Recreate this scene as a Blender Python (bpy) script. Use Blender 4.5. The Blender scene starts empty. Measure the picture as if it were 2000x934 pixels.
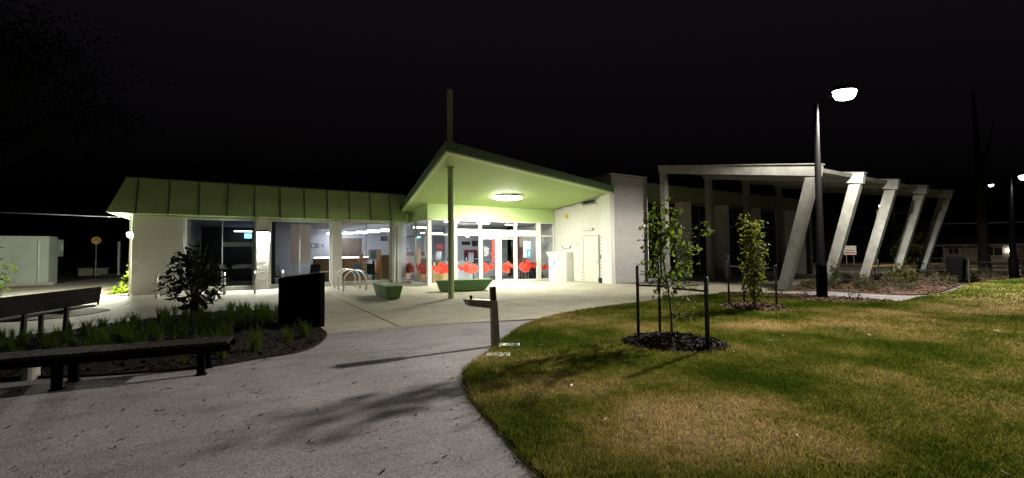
import bpy, bmesh, math, random
import numpy as np
from mathutils import Vector, Matrix
R = math.radians
random.seed(7); rng = np.random.default_rng(7)
scene = bpy.context.scene
COL = scene.collection

# ------------------------------------------------------------------ camera
cam_d = bpy.data.cameras.new('camera'); cam = bpy.data.objects.new('camera', cam_d); COL.objects.link(cam)
cam_d.sensor_width = 36.0; cam_d.lens = 15.35; cam_d.clip_start = 0.05; cam_d.clip_end = 2000
X_ = Vector((1400, 852.95, -14)).normalized()
Y_ = Vector((-520, 852.95, -34)); Y_ = (Y_ - X_ * X_.dot(Y_)).normalized(); Z_ = X_.cross(Y_)
rt = Vector((X_[0], Y_[0], Z_[0])); fw = Vector((X_[1], Y_[1], Z_[1])); up = Vector((X_[2], Y_[2], Z_[2]))
m = Matrix.Identity(4)
for i in range(3):
    m[i][0], m[i][1], m[i][2] = rt[i], up[i], -fw[i]
m[0][3], m[1][3], m[2][3] = 0, 0, 1.5
cam.matrix_world = m
scene.camera = cam

# ------------------------------------------------------------------ night sky
w = bpy.data.worlds.new('World'); scene.world = w; w.use_nodes = True
nt = w.node_tree; bg = nt.nodes['Background']
sky = nt.nodes.new('ShaderNodeTexSky'); sky.sky_type = 'NISHITA'; sky.sun_disc = False
sky.sun_elevation = R(-4); sky.sun_rotation = R(200); sky.air_density = 1; sky.dust_density = 3
hs = nt.nodes.new('ShaderNodeHueSaturation'); hs.inputs['Saturation'].default_value = 0.25
nt.links.new(sky.outputs[0], hs.inputs['Color']); tn = nt.nodes.new('ShaderNodeMix'); tn.data_type = 'RGBA'; tn.blend_type = 'MULTIPLY'; tn.inputs[0].default_value = 1; tn.inputs[7].default_value = (1.0, .82, 1.12, 1)
nt.links.new(hs.outputs[0], tn.inputs[6]); nt.links.new(tn.outputs[2], bg.inputs[0]); bg.inputs[1].default_value = 0.12
scene.view_settings.view_transform = 'Standard'; scene.view_settings.look = 'None'
scene.view_settings.exposure = 1.0; scene.view_settings.gamma = 1.0
scene.cycles.use_denoising = True
scene.cycles.max_bounces = 8; scene.cycles.transparent_max_bounces = 16
scene.cycles.sample_clamp_indirect = 4.0
LAMP_W = 13500.0      # near street lamp
CANOPY_E = 98.0      # radiance of the canopy light
SCONCE_E = 1500.0

# ------------------------------------------------------------------ materials
MATS = {}
def mat(name, col, rough=0.7, metal=0.0, var=0.0, scale=3.0, bump=0.0, bscale=None, col2=None, emit=None, estr=0.0, detail=4.0, spec=0.4, transl=0.0):
    if name in MATS: return MATS[name]
    M = bpy.data.materials.new(name); M.use_nodes = True; t = M.node_tree; b = t.nodes['Principled BSDF']
    b.inputs['Roughness'].default_value = rough; b.inputs['Metallic'].default_value = metal
    b.inputs['Specular IOR Level'].default_value = spec
    c4 = (*col, 1)
    b.inputs['Base Color'].default_value = c4
    if var > 0 or col2:
        tc = t.nodes.new('ShaderNodeTexCoord'); n = t.nodes.new('ShaderNodeTexNoise')
        n.inputs['Scale'].default_value = scale; n.inputs['Detail'].default_value = detail; n.inputs['Roughness'].default_value = 0.65
        t.links.new(tc.outputs['Object'], n.inputs['Vector'])
        rmp = t.nodes.new('ShaderNodeValToRGB'); e = rmp.color_ramp.elements
        e[0].position = 0.3; e[1].position = 0.7
        if col2: e[0].color = c4; e[1].color = (*col2, 1)
        else:
            e[0].color = (*[c * (1 - var) for c in col], 1); e[1].color = (*[min(1, c * (1 + var)) for c in col], 1)
        t.links.new(n.outputs['Fac'], rmp.inputs[0]); t.links.new(rmp.outputs[0], b.inputs['Base Color'])
    if bump > 0:
        tc2 = t.nodes.new('ShaderNodeTexCoord'); n2 = t.nodes.new('ShaderNodeTexNoise')
        n2.inputs['Scale'].default_value = bscale or scale * 6; n2.inputs['Detail'].default_value = 5
        t.links.new(tc2.outputs['Object'], n2.inputs['Vector'])
        bp = t.nodes.new('ShaderNodeBump'); bp.inputs['Strength'].default_value = bump; bp.inputs['Distance'].default_value = 0.02
        t.links.new(n2.outputs['Fac'], bp.inputs['Height']); t.links.new(bp.outputs[0], b.inputs['Normal'])
    if emit:
        b.inputs['Emission Color'].default_value = (*emit, 1); b.inputs['Emission Strength'].default_value = estr
    MATS[name] = M
    return M
def glass_mat(name, tint=(1, 1, 1), refl=1.5):
    M = bpy.data.materials.new(name); M.use_nodes = True; t = M.node_tree; t.nodes.remove(t.nodes['Principled BSDF'])
    o = t.nodes['Material Output']; mx = t.nodes.new('ShaderNodeMixShader'); fr = t.nodes.new('ShaderNodeFresnel')
    ge = t.nodes.new('ShaderNodeNewGeometry'); mi = t.nodes.new('ShaderNodeMapRange'); mi.inputs[3].default_value = refl; mi.inputs[4].default_value = 1 / refl
    t.links.new(ge.outputs['Backfacing'], mi.inputs[0]); t.links.new(mi.outputs[0], fr.inputs[0])   # thin sheet: same index seen from both faces
    tr = t.nodes.new('ShaderNodeBsdfTransparent'); tr.inputs[0].default_value = (*tint, 1)
    gl = t.nodes.new('ShaderNodeBsdfGlossy'); gl.inputs['Roughness'].default_value = 0.01
    t.links.new(fr.outputs[0], mx.inputs[0]); t.links.new(tr.outputs[0], mx.inputs[1]); t.links.new(gl.outputs[0], mx.inputs[2])
    t.links.new(mx.outputs[0], o.inputs[0]); MATS[name] = M
    return M
GLASS = glass_mat('window_glass', (0.95, 0.965, 0.97), 1.35)
DARKGLASS = glass_mat('tinted_glass', (0.35, 0.37, 0.38), 1.6)

BRICK = mat('painted_brick', (0.68, 0.66, 0.60), 0.55, var=0.06, scale=6, bump=0.15, bscale=60)
BRICKG = mat('grey_brick', (0.44, 0.43, 0.42), 0.6, var=0.08, scale=4, bump=0.15, bscale=60)  # darker than the other brick faces
MORTAR = mat('painted_mortar', (0.40, 0.39, 0.35), 0.9, var=0.1, scale=10)
WHITEP = mat('white_frame_paint', (0.66, 0.66, 0.62), 0.4, var=0.03, scale=2)
RENDERW = mat('pale_render', (0.62, 0.61, 0.56), 0.8, var=0.12, scale=1.5, bump=0.1, bscale=40)
MANS = mat('green_roof_sheet', (0.37, 0.47, 0.19), 0.5, var=0.10, scale=1.3, bump=0.05, bscale=3)
MANSD = mat('green_batten', (0.09, 0.12, 0.05), 0.5, var=0.1)
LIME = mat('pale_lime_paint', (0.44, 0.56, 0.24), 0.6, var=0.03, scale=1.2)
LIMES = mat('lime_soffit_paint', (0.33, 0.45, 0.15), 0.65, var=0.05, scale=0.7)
FASC = mat('dark_green_fascia', (0.085, 0.13, 0.06), 0.5, var=0.12, scale=2)
POSTG = mat('green_post_paint', (0.36, 0.43, 0.22), 0.55, var=0.08, scale=3)
BENCHG = mat('green_bench_paint', (0.075, 0.15, 0.045), 0.55, var=0.1, scale=5, bump=0.06)
STEEL = mat('brushed_steel', (0.62, 0.61, 0.58), 0.28, 1.0, var=0.08, scale=20)
DARKST = mat('weathered_steel', (0.20, 0.175, 0.155), 0.42, 0.6, var=0.25, scale=14, bump=0.08)
BLACK = mat('black_paint', (0.012, 0.012, 0.013), 0.45, var=0.2, scale=6)
BLACKM = mat('matt_black_panel', (0.0022, 0.0022, 0.0022), 0.9, spec=0.03, var=0.2, scale=4)
POLEM = mat('black_powder_coat', (0.0015, 0.0015, 0.0017), 0.75, spec=0.04, var=0.2, scale=5)
TIMBER = mat('dark_timber', (0.016, 0.012, 0.0105), 0.8, spec=0.1, var=0.35, scale=9, bump=0.25, bscale=40)
BARK = mat('bark', (0.10, 0.08, 0.06), 0.9, var=0.35, scale=14, bump=0.5, bscale=40)
DBARK = mat('dark_bark', (0.018, 0.015, 0.013), 0.95, spec=0.1, var=0.3, scale=8, bump=0.4)  # very dark bark tone
CONC_COL = mat('pergola_concrete', (0.18, 0.182, 0.165), 0.8, var=0.28, scale=2.2, bump=0.2, bscale=30)
MULCH = mat('mulch', (0.012, 0.010, 0.009), 0.95, spec=0.1, col2=(0.034, 0.026, 0.021), scale=18, bump=0.9, bscale=45)
MULCHR = mat('red_mulch', (0.05, 0.032, 0.022), 0.95, col2=(0.17, 0.10, 0.065), scale=14, bump=0.9, bscale=40)
ASPH = mat('asphalt', (0.045, 0.045, 0.047), 0.9, var=0.3, scale=30, bump=0.3, bscale=120)
DIRT = mat('dry_ground', (0.06, 0.055, 0.035), 0.95, col2=(0.11, 0.09, 0.055), scale=0.5)
VERGE = mat('dry_verge', (0.20, 0.15, 0.07), 0.95, col2=(0.28, 0.21, 0.11), scale=0.8)
GREENV = mat('green_verge', (0.06, 0.12, 0.02), 0.95, var=0.3, scale=2)
INTW = mat('interior_wall', (0.62, 0.62, 0.66), 0.8, var=0.03, scale=1)
INTG = mat('interior_grey', (0.38, 0.40, 0.41), 0.8, var=0.04, scale=1)
INTC = mat('interior_ceiling', (0.6, 0.6, 0.6), 0.9, var=0.03)
CARPET = mat('carpet', (0.10, 0.10, 0.11), 0.95, var=0.25, scale=30)
WOODL = mat('blond_wood', (0.58, 0.37, 0.16), 0.5, col2=(0.66, 0.45, 0.22), scale=4)
WOODM = mat('tan_laminate', (0.40, 0.24, 0.12), 0.5, var=0.15, scale=5)
RED = mat('orange_red_vinyl', (0.44, 0.018, 0.006), 0.5, var=0.03, scale=4)
CORAL = mat('coral_vinyl', (0.52, 0.055, 0.032), 0.5, var=0.04, scale=4)
PINK = mat('pale_pink_vinyl', (0.60, 0.20, 0.14), 0.5, var=0.04, scale=4)
WHITEV = mat('white_vinyl', (0.85, 0.85, 0.85), 0.5)
MAROON = mat('maroon_board', (0.16, 0.012, 0.02), 0.5, var=0.1)
BLUE = mat('blue_print', (0.02, 0.20, 0.62), 0.5, var=0.2, scale=8)
CYANP = mat('pale_cyan_print', (0.62, 0.85, 0.84), 0.5, var=0.06, scale=6)
SCREENB = mat('dark_screen', (0.02, 0.022, 0.026), 0.2)
PINKF = mat('pink_blind_fabric', (0.80, 0.64, 0.62), 0.9, var=0.05, scale=2)
YEL = mat('yellow_sign', (0.72, 0.45, 0.02), 0.5, emit=(0.8, 0.5, 0.02), estr=0.0)
WOODP = mat('grey_power_pole', (0.32, 0.30, 0.25), 0.9, var=0.2, scale=6, bump=0.3)
GREYM = mat('grey_metal', (0.30, 0.31, 0.31), 0.5, 0.4, var=0.1)
BEIGE = mat('beige_box', (0.45, 0.43, 0.37), 0.5, var=0.05)
DOORM = mat('cream_door', (0.55, 0.56, 0.49), 0.45, var=0.03, scale=3)
def add_translucency(M, fac, tint=(1.25, 1.2, .6)):
    t = M.node_tree; b = t.nodes['Principled BSDF']; o = t.nodes['Material Output']
    tr = t.nodes.new('ShaderNodeBsdfTranslucent'); mx = t.nodes.new('ShaderNodeMixShader'); mx.inputs[0].default_value = fac
    gm = t.nodes.new('ShaderNodeMix'); gm.data_type = 'RGBA'; gm.blend_type = 'MULTIPLY'; gm.inputs[0].default_value = 1; gm.inputs[7].default_value = (*tint, 1)
    t.links.new(b.inputs['Base Color'].links[0].from_socket, gm.inputs[6]); t.links.new(gm.outputs[2], tr.inputs[0])
    t.links.new(b.outputs[0], mx.inputs[1]); t.links.new(tr.outputs[0], mx.inputs[2]); t.links.new(mx.outputs[0], o.inputs[0])
def leafmat(name, c1, c2, scale=7.0, rough=0.5):
    M = mat(name, c1, .7, col2=c2, scale=scale, spec=0.04)
    add_translucency(M, .45)
    return M
LEAF1 = leafmat('pear_leaf', (0.035, 0.062, 0.012), (0.10, 0.135, 0.032), 9)
LEAF2 = leafmat('maple_leaf', (0.04, 0.062, 0.010), (0.12, 0.13, 0.026), 9)
LEAFD = leafmat('magnolia_leaf', (0.014, 0.024, 0.008), (0.035, 0.042, 0.013), 6, 0.4)
LEAFT = leafmat('strap_leaf', (0.030, 0.055, 0.008), (0.085, 0.12, 0.02), 5)
LEAFY = leafmat('lime_leaf', (0.07, 0.12, 0.01), (0.15, 0.20, 0.025), 5)
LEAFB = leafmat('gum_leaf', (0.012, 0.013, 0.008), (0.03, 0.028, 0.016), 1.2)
LEAFS = leafmat('shrub_leaf', (0.04, 0.045, 0.025), (0.11, 0.10, 0.06), 3)
LITTER = mat('dead_leaf', (0.014, 0.010, 0.008), 0.9, col2=(0.055, 0.036, 0.024), scale=3)
def emis(name, col, s):
    return mat(name, (0.8, 0.8, 0.8), 0.5, emit=col, estr=s)

def concrete(name, c1, c2, speck, spk_scale, rel=0.35):
    M = bpy.data.materials.new(name); M.use_nodes = True; t = M.node_tree; b = t.nodes['Principled BSDF']; L = t.links.new
    tc = t.nodes.new('ShaderNodeTexCoord')
    n = t.nodes.new('ShaderNodeTexNoise'); n.inputs['Scale'].default_value = 0.55; n.inputs['Detail'].default_value = 7; n.inputs['Roughness'].default_value = 0.62
    L(tc.outputs['Object'], n.inputs['Vector'])
    rp = t.nodes.new('ShaderNodeValToRGB'); rp.color_ramp.elements[0].position = 0.32; rp.color_ramp.elements[1].position = 0.68
    rp.color_ramp.elements[0].color = (*c1, 1); rp.color_ramp.elements[1].color = (*c2, 1); L(n.outputs['Fac'], rp.inputs[0])
    v = t.nodes.new('ShaderNodeTexVoronoi'); v.inputs['Scale'].default_value = spk_scale; L(tc.outputs['Object'], v.inputs['Vector'])
    rp2 = t.nodes.new('ShaderNodeValToRGB'); e = rp2.color_ramp.elements
    e[0].position = 0.0; e[0].color = (1 - speck,) * 3 + (1,); e[1].position = 1.0; e[1].color = (1 + speck * 0.9,) * 3 + (1,)
    sep = t.nodes.new('ShaderNodeSeparateColor'); L(v.outputs['Color'], sep.inputs[0]); L(sep.outputs[0], rp2.inputs[0])
    mx = t.nodes.new('ShaderNodeMix'); mx.data_type = 'RGBA'; mx.blend_type = 'MULTIPLY'; mx.inputs[0].default_value = 1
    L(rp.outputs[0], mx.inputs[6]); L(rp2.outputs[0], mx.inputs[7])
    # blotchy wear marks
    n3 = t.nodes.new('ShaderNodeTexNoise'); n3.inputs['Scale'].default_value = 2.3; n3.inputs['Detail'].default_value = 9; n3.inputs['Roughness'].default_value = 0.7
    mp = t.nodes.new('ShaderNodeMapping'); mp.inputs['Scale'].default_value = (0.55, 1.3, 1); L(tc.outputs['Object'], mp.inputs[0]); L(mp.outputs[0], n3.inputs['Vector'])
    rp3 = t.nodes.new('ShaderNodeValToRGB'); rp3.color_ramp.elements[0].position = 0.50; rp3.color_ramp.elements[1].position = 0.74
    rp3.color_ramp.elements[0].color = (1, 1, 1, 1); rp3.color_ramp.elements[1].color = (0.55, 0.53, 0.5, 1); L(n3.outputs['Fac'], rp3.inputs[0])
    mx2 = t.nodes.new('ShaderNodeMix'); mx2.data_type = 'RGBA'; mx2.blend_type = 'MULTIPLY'; mx2.inputs[0].default_value = 0.9
    L(mx.outputs[2], mx2.inputs[6]); L(rp3.outputs[0], mx2.inputs[7]); L(mx2.outputs[2], b.inputs['Base Color'])
    b.inputs['Roughness'].default_value = 0.85; b.inputs['Specular IOR Level'].default_value = 0.3
    bp = t.nodes.new('ShaderNodeBump'); bp.inputs['Strength'].default_value = rel; bp.inputs['Distance'].default_value = 0.01
    L(v.outputs['Distance'], bp.inputs['Height']); L(bp.outputs[0], b.inputs['Normal'])
    MATS[name] = M
    return M
CONC = concrete('plaza_concrete', (0.33, 0.295, 0.225), (0.42, 0.38, 0.30), 0.08, 90)
AGG = concrete('aggregate_concrete', (0.190, 0.174, 0.182), (0.320, 0.294, 0.304), 0.30, 75, 0.16)
PAVD = concrete('pergola_paving', (0.15, 0.14, 0.12), (0.21, 0.2, 0.17), 0.1, 60)

DRY = [(2.75, 2.55, 1.3, .75, .21), (3.3, 3.9, .9, .6, .12), (3.5, 1.9, 1.0, .9, .17), (5.1, 7.3, .9, .5, .12), (8.6, 4.7, 2.2, .9, .13), (12.5, 3.4, 4.5, 1.2, .12), (19, 4.2, 5, 1.1, .10), (6.3, 6.3, 1.6, .8, .06), (2.35, 5.0, .35, .8, -.14), (5.6, 6.0, 1.0, .4, -.10), (8.0, 3.2, 1.6, .7, -.10), (5.0, 3.0, 1.5, .7, -.07), (11.5, 8.3, 3.0, .9, -.10), (17, 5.1, 4, .5, -.10), (28, 4.8, 6, .8, -.12)]   # dry and green patches: x, y, rx, ry, amount
def grass_mat(name, blades):
    M = bpy.data.materials.new(name); M.use_nodes = True; t = M.node_tree; b = t.nodes['Principled BSDF']; L = t.links.new
    tc = t.nodes.new('ShaderNodeTexCoord')
    n = t.nodes.new('ShaderNodeTexNoise'); n.inputs['Scale'].default_value = 0.55; n.inputs['Detail'].default_value = 4; n.inputs['Roughness'].default_value = 0.6
    L(tc.outputs['Object'], n.inputs['Vector'])
    n2 = t.nodes.new('ShaderNodeTexNoise'); n2.inputs['Scale'].default_value = 9; n2.inputs['Detail'].default_value = 5; n2.inputs['Roughness'].default_value = .7; L(tc.outputs['Object'], n2.inputs['Vector'])
    ad = t.nodes.new('ShaderNodeMath'); ad.operation = 'MULTIPLY_ADD'; ad.inputs[1].default_value = 0.34; L(n2.outputs['Fac'], ad.inputs[0]); L(n.outputs['Fac'], ad.inputs[2])
    cur = ad.outputs[0]
    for (x, y, rx, ry, am) in DRY:
        mp = t.nodes.new('ShaderNodeMapping'); mp.inputs['Location'].default_value = (-x / rx, -y / ry, 0); mp.inputs['Scale'].default_value = (1 / rx, 1 / ry, 0); L(tc.outputs['Object'], mp.inputs[0])
        ln = t.nodes.new('ShaderNodeVectorMath'); ln.operation = 'LENGTH'; L(mp.outputs[0], ln.inputs[0])
        mr = t.nodes.new('ShaderNodeMapRange'); mr.interpolation_type = 'SMOOTHSTEP'; mr.inputs[1].default_value = 0; mr.inputs[2].default_value = 1.35; mr.inputs[3].default_value = am; mr.inputs[4].default_value = 0; L(ln.outputs['Value'], mr.inputs[0])
        a2 = t.nodes.new('ShaderNodeMath'); L(cur, a2.inputs[0]); L(mr.outputs[0], a2.inputs[1]); cur = a2.outputs[0]
    if blades:
        ge = t.nodes.new('ShaderNodeNewGeometry'); a3 = t.nodes.new('ShaderNodeMath'); a3.operation = 'MULTIPLY_ADD'; a3.inputs[1].default_value = .16; L(ge.outputs['Random Per Island'], a3.inputs[0])
        a4 = t.nodes.new('ShaderNodeMath'); a4.inputs[1].default_value = -.08; L(cur, a4.inputs[0]); L(a4.outputs[0], a3.inputs[2]); cur = a3.outputs[0]
    rp = t.nodes.new('ShaderNodeValToRGB'); cr = rp.color_ramp
    cr.elements[0].position = 0.52; cr.elements[0].color = (0.056, 0.090, 0.012, 1)
    cr.elements[1].position = 0.93; cr.elements[1].color = (0.48, 0.37, 0.23, 1)
    a = cr.elements.new(0.67); a.color = (0.150, 0.165, 0.032, 1)
    a = cr.elements.new(0.78); a.color = (0.315, 0.255, 0.105, 1)
    L(cur, rp.inputs[0])
    mx = t.nodes.new('ShaderNodeMix'); mx.data_type = 'RGBA'; mx.blend_type = 'MULTIPLY'; mx.inputs[0].default_value = 1; L(rp.outputs[0], mx.inputs[6])
    if blades:
        wn = t.nodes.new('ShaderNodeTexWhiteNoise'); wn.noise_dimensions = '1D'; L(ge.outputs['Random Per Island'], wn.inputs['W'])
        r2 = t.nodes.new('ShaderNodeMapRange'); r2.inputs[3].default_value = .45; r2.inputs[4].default_value = 1.65; L(wn.outputs['Value'], r2.inputs[0])
        L(r2.outputs[0], mx.inputs[7])
    else: mx.inputs[7].default_value = (.45, .42, .40, 1)  # sheet colour darkened so gaps between blades look shaded
    L(mx.outputs[2], b.inputs['Base Color'])
    b.inputs['Roughness'].default_value = 0.9; b.inputs['Specular IOR Level'].default_value = 0.0
    if blades: add_translucency(M, .22, (1.1, 1.1, .75))
    return M
GRASS = grass_mat('grass_blades', True); SHADED_THATCH = grass_mat('shaded_thatch', False)

# ------------------------------------------------------------------ mesh helpers
class MB:
    def __init__(s): s.v = []; s.f = []
    def box(s, x0, x1, y0, y1, z0, z1):
        n = len(s.v)
        s.v += [(x0, y0, z0), (x1, y0, z0), (x1, y1, z0), (x0, y1, z0), (x0, y0, z1), (x1, y0, z1), (x1, y1, z1), (x0, y1, z1)]
        s.f += [tuple(n + i for i in q) for q in ((0, 3, 2, 1), (4, 5, 6, 7), (0, 1, 5, 4), (1, 2, 6, 5), (2, 3, 7, 6), (3, 0, 4, 7))]
        return s
    def hexa(s, bottom, top):          # two loops of equal length (any count)
        n = len(s.v); k = len(bottom)
        s.v += [tuple(p) for p in bottom] + [tuple(p) for p in top]
        s.f.append(tuple(n + i for i in reversed(range(k)))); s.f.append(tuple(n + k + i for i in range(k)))
        for i in range(k):
            j = (i + 1) % k; s.f.append((n + i, n + j, n + k + j, n + k + i))
        return s
    def bar(s, a, b, w_, d_=None, upv=(0, 0, 1), w2=None, d2=None):   # rectangular bar from a to b
        a = Vector(a); b = Vector(b); d = (b - a).normalized(); d_ = d_ or w_; w2 = w2 or w_; d2 = d2 or d_
        u = Vector(upv); sd = d.cross(u)
        if sd.length < 1e-4: sd = d.cross(Vector((0, 1, 0)))
        sd.normalize(); u = sd.cross(d).normalized()
        def lp(p, ww, dd): return [p + sd * ww / 2 + u * dd / 2, p - sd * ww / 2 + u * dd / 2, p - sd * ww / 2 - u * dd / 2, p + sd * ww / 2 - u * dd / 2]
        return s.hexa(lp(a, w_, d_), lp(b, w2, d2))
    def tube(s, pts, rad, seg=8, cap=True):
        pts = [Vector(p) for p in pts]; k = len(pts)
        rad = rad if isinstance(rad, (list, tuple)) else [rad] * k
        n = len(s.v); ref = Vector((0.3, 0.2, 1)).normalized(); prev = None
        for i, p in enumerate(pts):
            d = (pts[min(i + 1, k - 1)] - pts[max(i - 1, 0)]).normalized()
            if prev is None:
                a = d.cross(ref)
                if a.length < 0.05: a = d.cross(Vector((1, 0, 0)))
            else: a = prev - d * prev.dot(d)
            a.normalize(); b = d.cross(a); prev = a
            for j in range(seg):
                t = 2 * math.pi * j / seg; s.v.append(tuple(p + (a * math.cos(t) + b * math.sin(t)) * rad[i]))
        for i in range(k - 1):
            for j in range(seg):
                q = (j + 1) % seg; s.f.append((n + i * seg + j, n + i * seg + q, n + (i + 1) * seg + q, n + (i + 1) * seg + j))
        if cap:
            s.f.append(tuple(n + j for j in reversed(range(seg)))); s.f.append(tuple(n + (k - 1) * seg + j for j in range(seg)))
        return s
    def lathe(s, prof, c=(0, 0, 0), seg=20, sx=1.0, sy=1.0):
        n = len(s.v); k = len(prof)
        for r_, z in prof:
            for j in range(seg):
                t = 2 * math.pi * j / seg; s.v.append((c[0] + r_ * math.cos(t) * sx, c[1] + r_ * math.sin(t) * sy, c[2] + z))
        for i in range(k - 1):
            for j in range(seg):
                q = (j + 1) % seg; s.f.append((n + i * seg + j, n + i * seg + q, n + (i + 1) * seg + q, n + (i + 1) * seg + j))
        s.f.append(tuple(n + j for j in reversed(range(seg)))); s.f.append(tuple(n + (k - 1) * seg + j for j in range(seg)))
        return s
    def poly(s, pts, z0, z1):
        return s.hexa([(p[0], p[1], z0) for p in pts], [(p[0], p[1], z1) for p in pts])
    def quad(s, *pts):
        n = len(s.v); s.v += [tuple(p) for p in pts]; s.f.append(tuple(range(n, n + len(pts)))); return s

def finish(name, me, material, parent=None, smooth=False):
    if material: me.materials.append(material)
    if smooth: me.polygons.foreach_set('use_smooth', [True] * len(me.polygons))
    o = bpy.data.objects.new(name, me); COL.objects.link(o)
    if parent: o.parent = parent
    return o
def build(name, mb, material, parent=None, smooth=False, world=False, fix=False, bevel=0):
    me = bpy.data.meshes.new(name); v = mb.v
    if world and parent is not None:
        l = parent['_o'] if '_o' in parent else (0, 0, 0)
        v = [(p[0] - l[0], p[1] - l[1], p[2] - l[2]) for p in v]
    me.from_pydata(v, [], mb.f); me.update()
    if fix:
        bm = bmesh.new(); bm.from_mesh(me); bmesh.ops.recalc_face_normals(bm, faces=bm.faces); bm.to_mesh(me); bm.free()
    o = finish(name, me, material, parent, smooth)
    if bevel:
        md = o.modifiers.new('bevel', 'BEVEL'); md.width = bevel; md.segments = 2; md.limit_method = 'ANGLE'
    return o
def tag(o, label=None, cat=None, group=None, kind=None):
    if label: o['label'] = label
    if cat: o['category'] = cat
    if group: o['group'] = group
    if kind: o['kind'] = kind
    return o
def thing(name, label, cat, loc=(0, 0, 0), rz=0, group=None):
    o = bpy.data.objects.new(name, None); COL.objects.link(o); o.location = loc; o.rotation_euler = (0, 0, rz); o.empty_display_size = 0.2
    o['_o'] = list(loc); tag(o, label, cat, group); return o
def copy_tree(o, loc=None, rz=None, label=None, parent=None):
    c = o.copy(); COL.objects.link(c); c.parent = parent
    if loc is not None: c.location = loc
    if rz is not None: c.rotation_euler = (0, 0, rz)
    if label: c['label'] = label
    for ch in o.children: copy_tree(ch, parent=c)
    return c
def arr_mesh(name, verts, tris):
    me = bpy.data.meshes.new(name); nv = len(verts); nf = len(tris)
    me.vertices.add(nv); me.vertices.foreach_set('co', np.asarray(verts, np.float32).ravel())
    me.loops.add(nf * 3); me.loops.foreach_set('vertex_index', np.asarray(tris, np.int32).ravel())
    me.polygons.add(nf); me.polygons.foreach_set('loop_start', np.arange(0, nf * 3, 3, dtype=np.int32))
    me.update(calc_edges=True); me.validate(); return me
def inpoly(P, poly):
    x, y = P[:, 0], P[:, 1]; r = np.zeros(len(P), bool); n = len(poly); j = n - 1
    for i in range(n):
        xi, yi = poly[i]; xj, yj = poly[j]
        c = ((yi > y) != (yj > y)) & (x < (xj - xi) * (y - yi) / (yj - yi + 1e-12) + xi); r ^= c; j = i
    return r
def smoothpoly(pts, n=5, keep=()):
    out = []; k = len(pts)
    for i in range(k):
        p0, p1, p2, p3 = [Vector(pts[(i + d) % k]) for d in (-1, 0, 1, 2)]
        for a in range(n):
            t = a / n
            q = 0.5 * ((2 * p1) + (-p0 + p2) * t + (2 * p0 - 5 * p1 + 4 * p2 - p3) * t * t + (-p0 + 3 * p1 - 3 * p2 + p3) * t ** 3)
            out.append((q[0], q[1]))
    return out
def sheet(name, pts, z0, z1, material, parent=None):
    return build(name, MB().poly(pts, z0, z1), material, parent, fix=True)

# ------------------------------------------------------------------ ground, paving
g = MB().quad((-400, -400, -0.09), (400, -400, -0.09), (400, 400, -0.09), (-400, 400, -0.09))
tag(build('ground', g, DIRT), kind='structure')
tag(sheet('carpark', [(-80, 49.0), (-3.9, 45.5), (30, 46), (30, 90), (-80, 90)], -0.08, -0.05, ASPH), kind='structure')
tag(sheet('verge_left', [(-10.6, 50.5), (-6.0, 50.5), (-6.0, 58), (-12, 58)], -0.05, 0.06, GREENV), kind='structure')
tag(sheet('verge', [(44, -30), (76, -30), (76, 40), (50, 40)], -0.08, -0.045, VERGE), kind='structure')
tag(sheet('road', [(40, 30), (46, 30), (54, 24), (52, 8), (46, -30), (38, -30), (40, 8)], -0.04, -0.036, ASPH), kind='structure')
tag(sheet('footpath_far', [(37, 12.5), (49, 13.5), (49, 11.5), (46, 2), (46, -10), (44.5, -10), (44.5, 2), (44.5, 11), (37, 10.4)], -0.03, -0.02, CONC), kind='structure')
pav = thing('pavement', None, None); pav['kind'] = 'structure'
build('path_slab', MB().poly([(-16, -10), (40, -10), (40, 8.05), (5.9, 8.05), (2.77, 9.1), (-16, 9.3)], -0.08, 0.0), AGG, pav, fix=True)
G = 0.011
xs = [-16, -12.6, -8.2, -3.3, 2.75, 6.9, 11.3, 15.7]
rows = [(9.3, 12.45), (12.45, 15.6), (15.6, 19.05), (19.05, 23.4)]
def slab(pts):
    c = Vector((sum(p[0] for p in pts) / len(pts), sum(p[1] for p in pts) / len(pts)))
    q = [(p[0] + (G if p[0] < c[0] else -G), p[1] + (G if p[1] < c[1] else -G)) for p in pts]
    qi = [(p[0] + (0.012 if p[0] < c[0] else -0.012), p[1] + (0.012 if p[1] < c[1] else -0.012)) for p in q]
    m_ = MB(); n = len(q)
    m_.v = [(p[0], p[1], -0.08) for p in q] + [(p[0], p[1], -0.008) for p in q] + [(p[0], p[1], 0.0) for p in qi]
    for r_ in (0, 1):
        for i in range(n):
            j = (i + 1) % n; m_.f.append((r_ * n + i, r_ * n + j, (r_ + 1) * n + j, (r_ + 1) * n + i))
    m_.f.append(tuple(2 * n + i for i in range(n)))
    build('paving_slab', m_, CONC, pav, fix=True)
for i in range(len(xs) - 1):
    for j, (y0, y1) in enumerate(rows):
        x0, x1 = xs[i], xs[i + 1]
        def yl(x, y, jj): return y if x < 2.7 else (y - (0.9 if jj == 0 else 0.35) + 0.11 * max(0, x - 6))
        if j == 0: a, b = (9.25 if x0 < 2.7 else (9.1 if x0 < 3 else 8.05)), (9.1 if x1 < 3 else 8.05)
        else: a, b = yl(x0, y0, j), yl(x1, y0, j)
        c, d = (yl(x1, y1, j + 1), yl(x0, y1, j + 1)) if j < 3 else (23.4, 23.4)
        slab([(x0, a), (x1, b), (x1, c), (x0, d)])
for (x0, x1, y0, y1) in ((-16, -9.6, 23.4, 29), (-9.6, -3.9, 23.4, 29), (-16, -9.6, 29, 35.5), (-9.6, -3.9, 29, 35.5), (-9.6, -3.9, 35.5, 45.4), (15.7, 18.3, 8.05, 10.2), (15.7, 18.3, 10.2, 12.2)):
    slab([(x0, y0), (x1, y0), (x1, y1), (x0, y1)])
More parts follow.
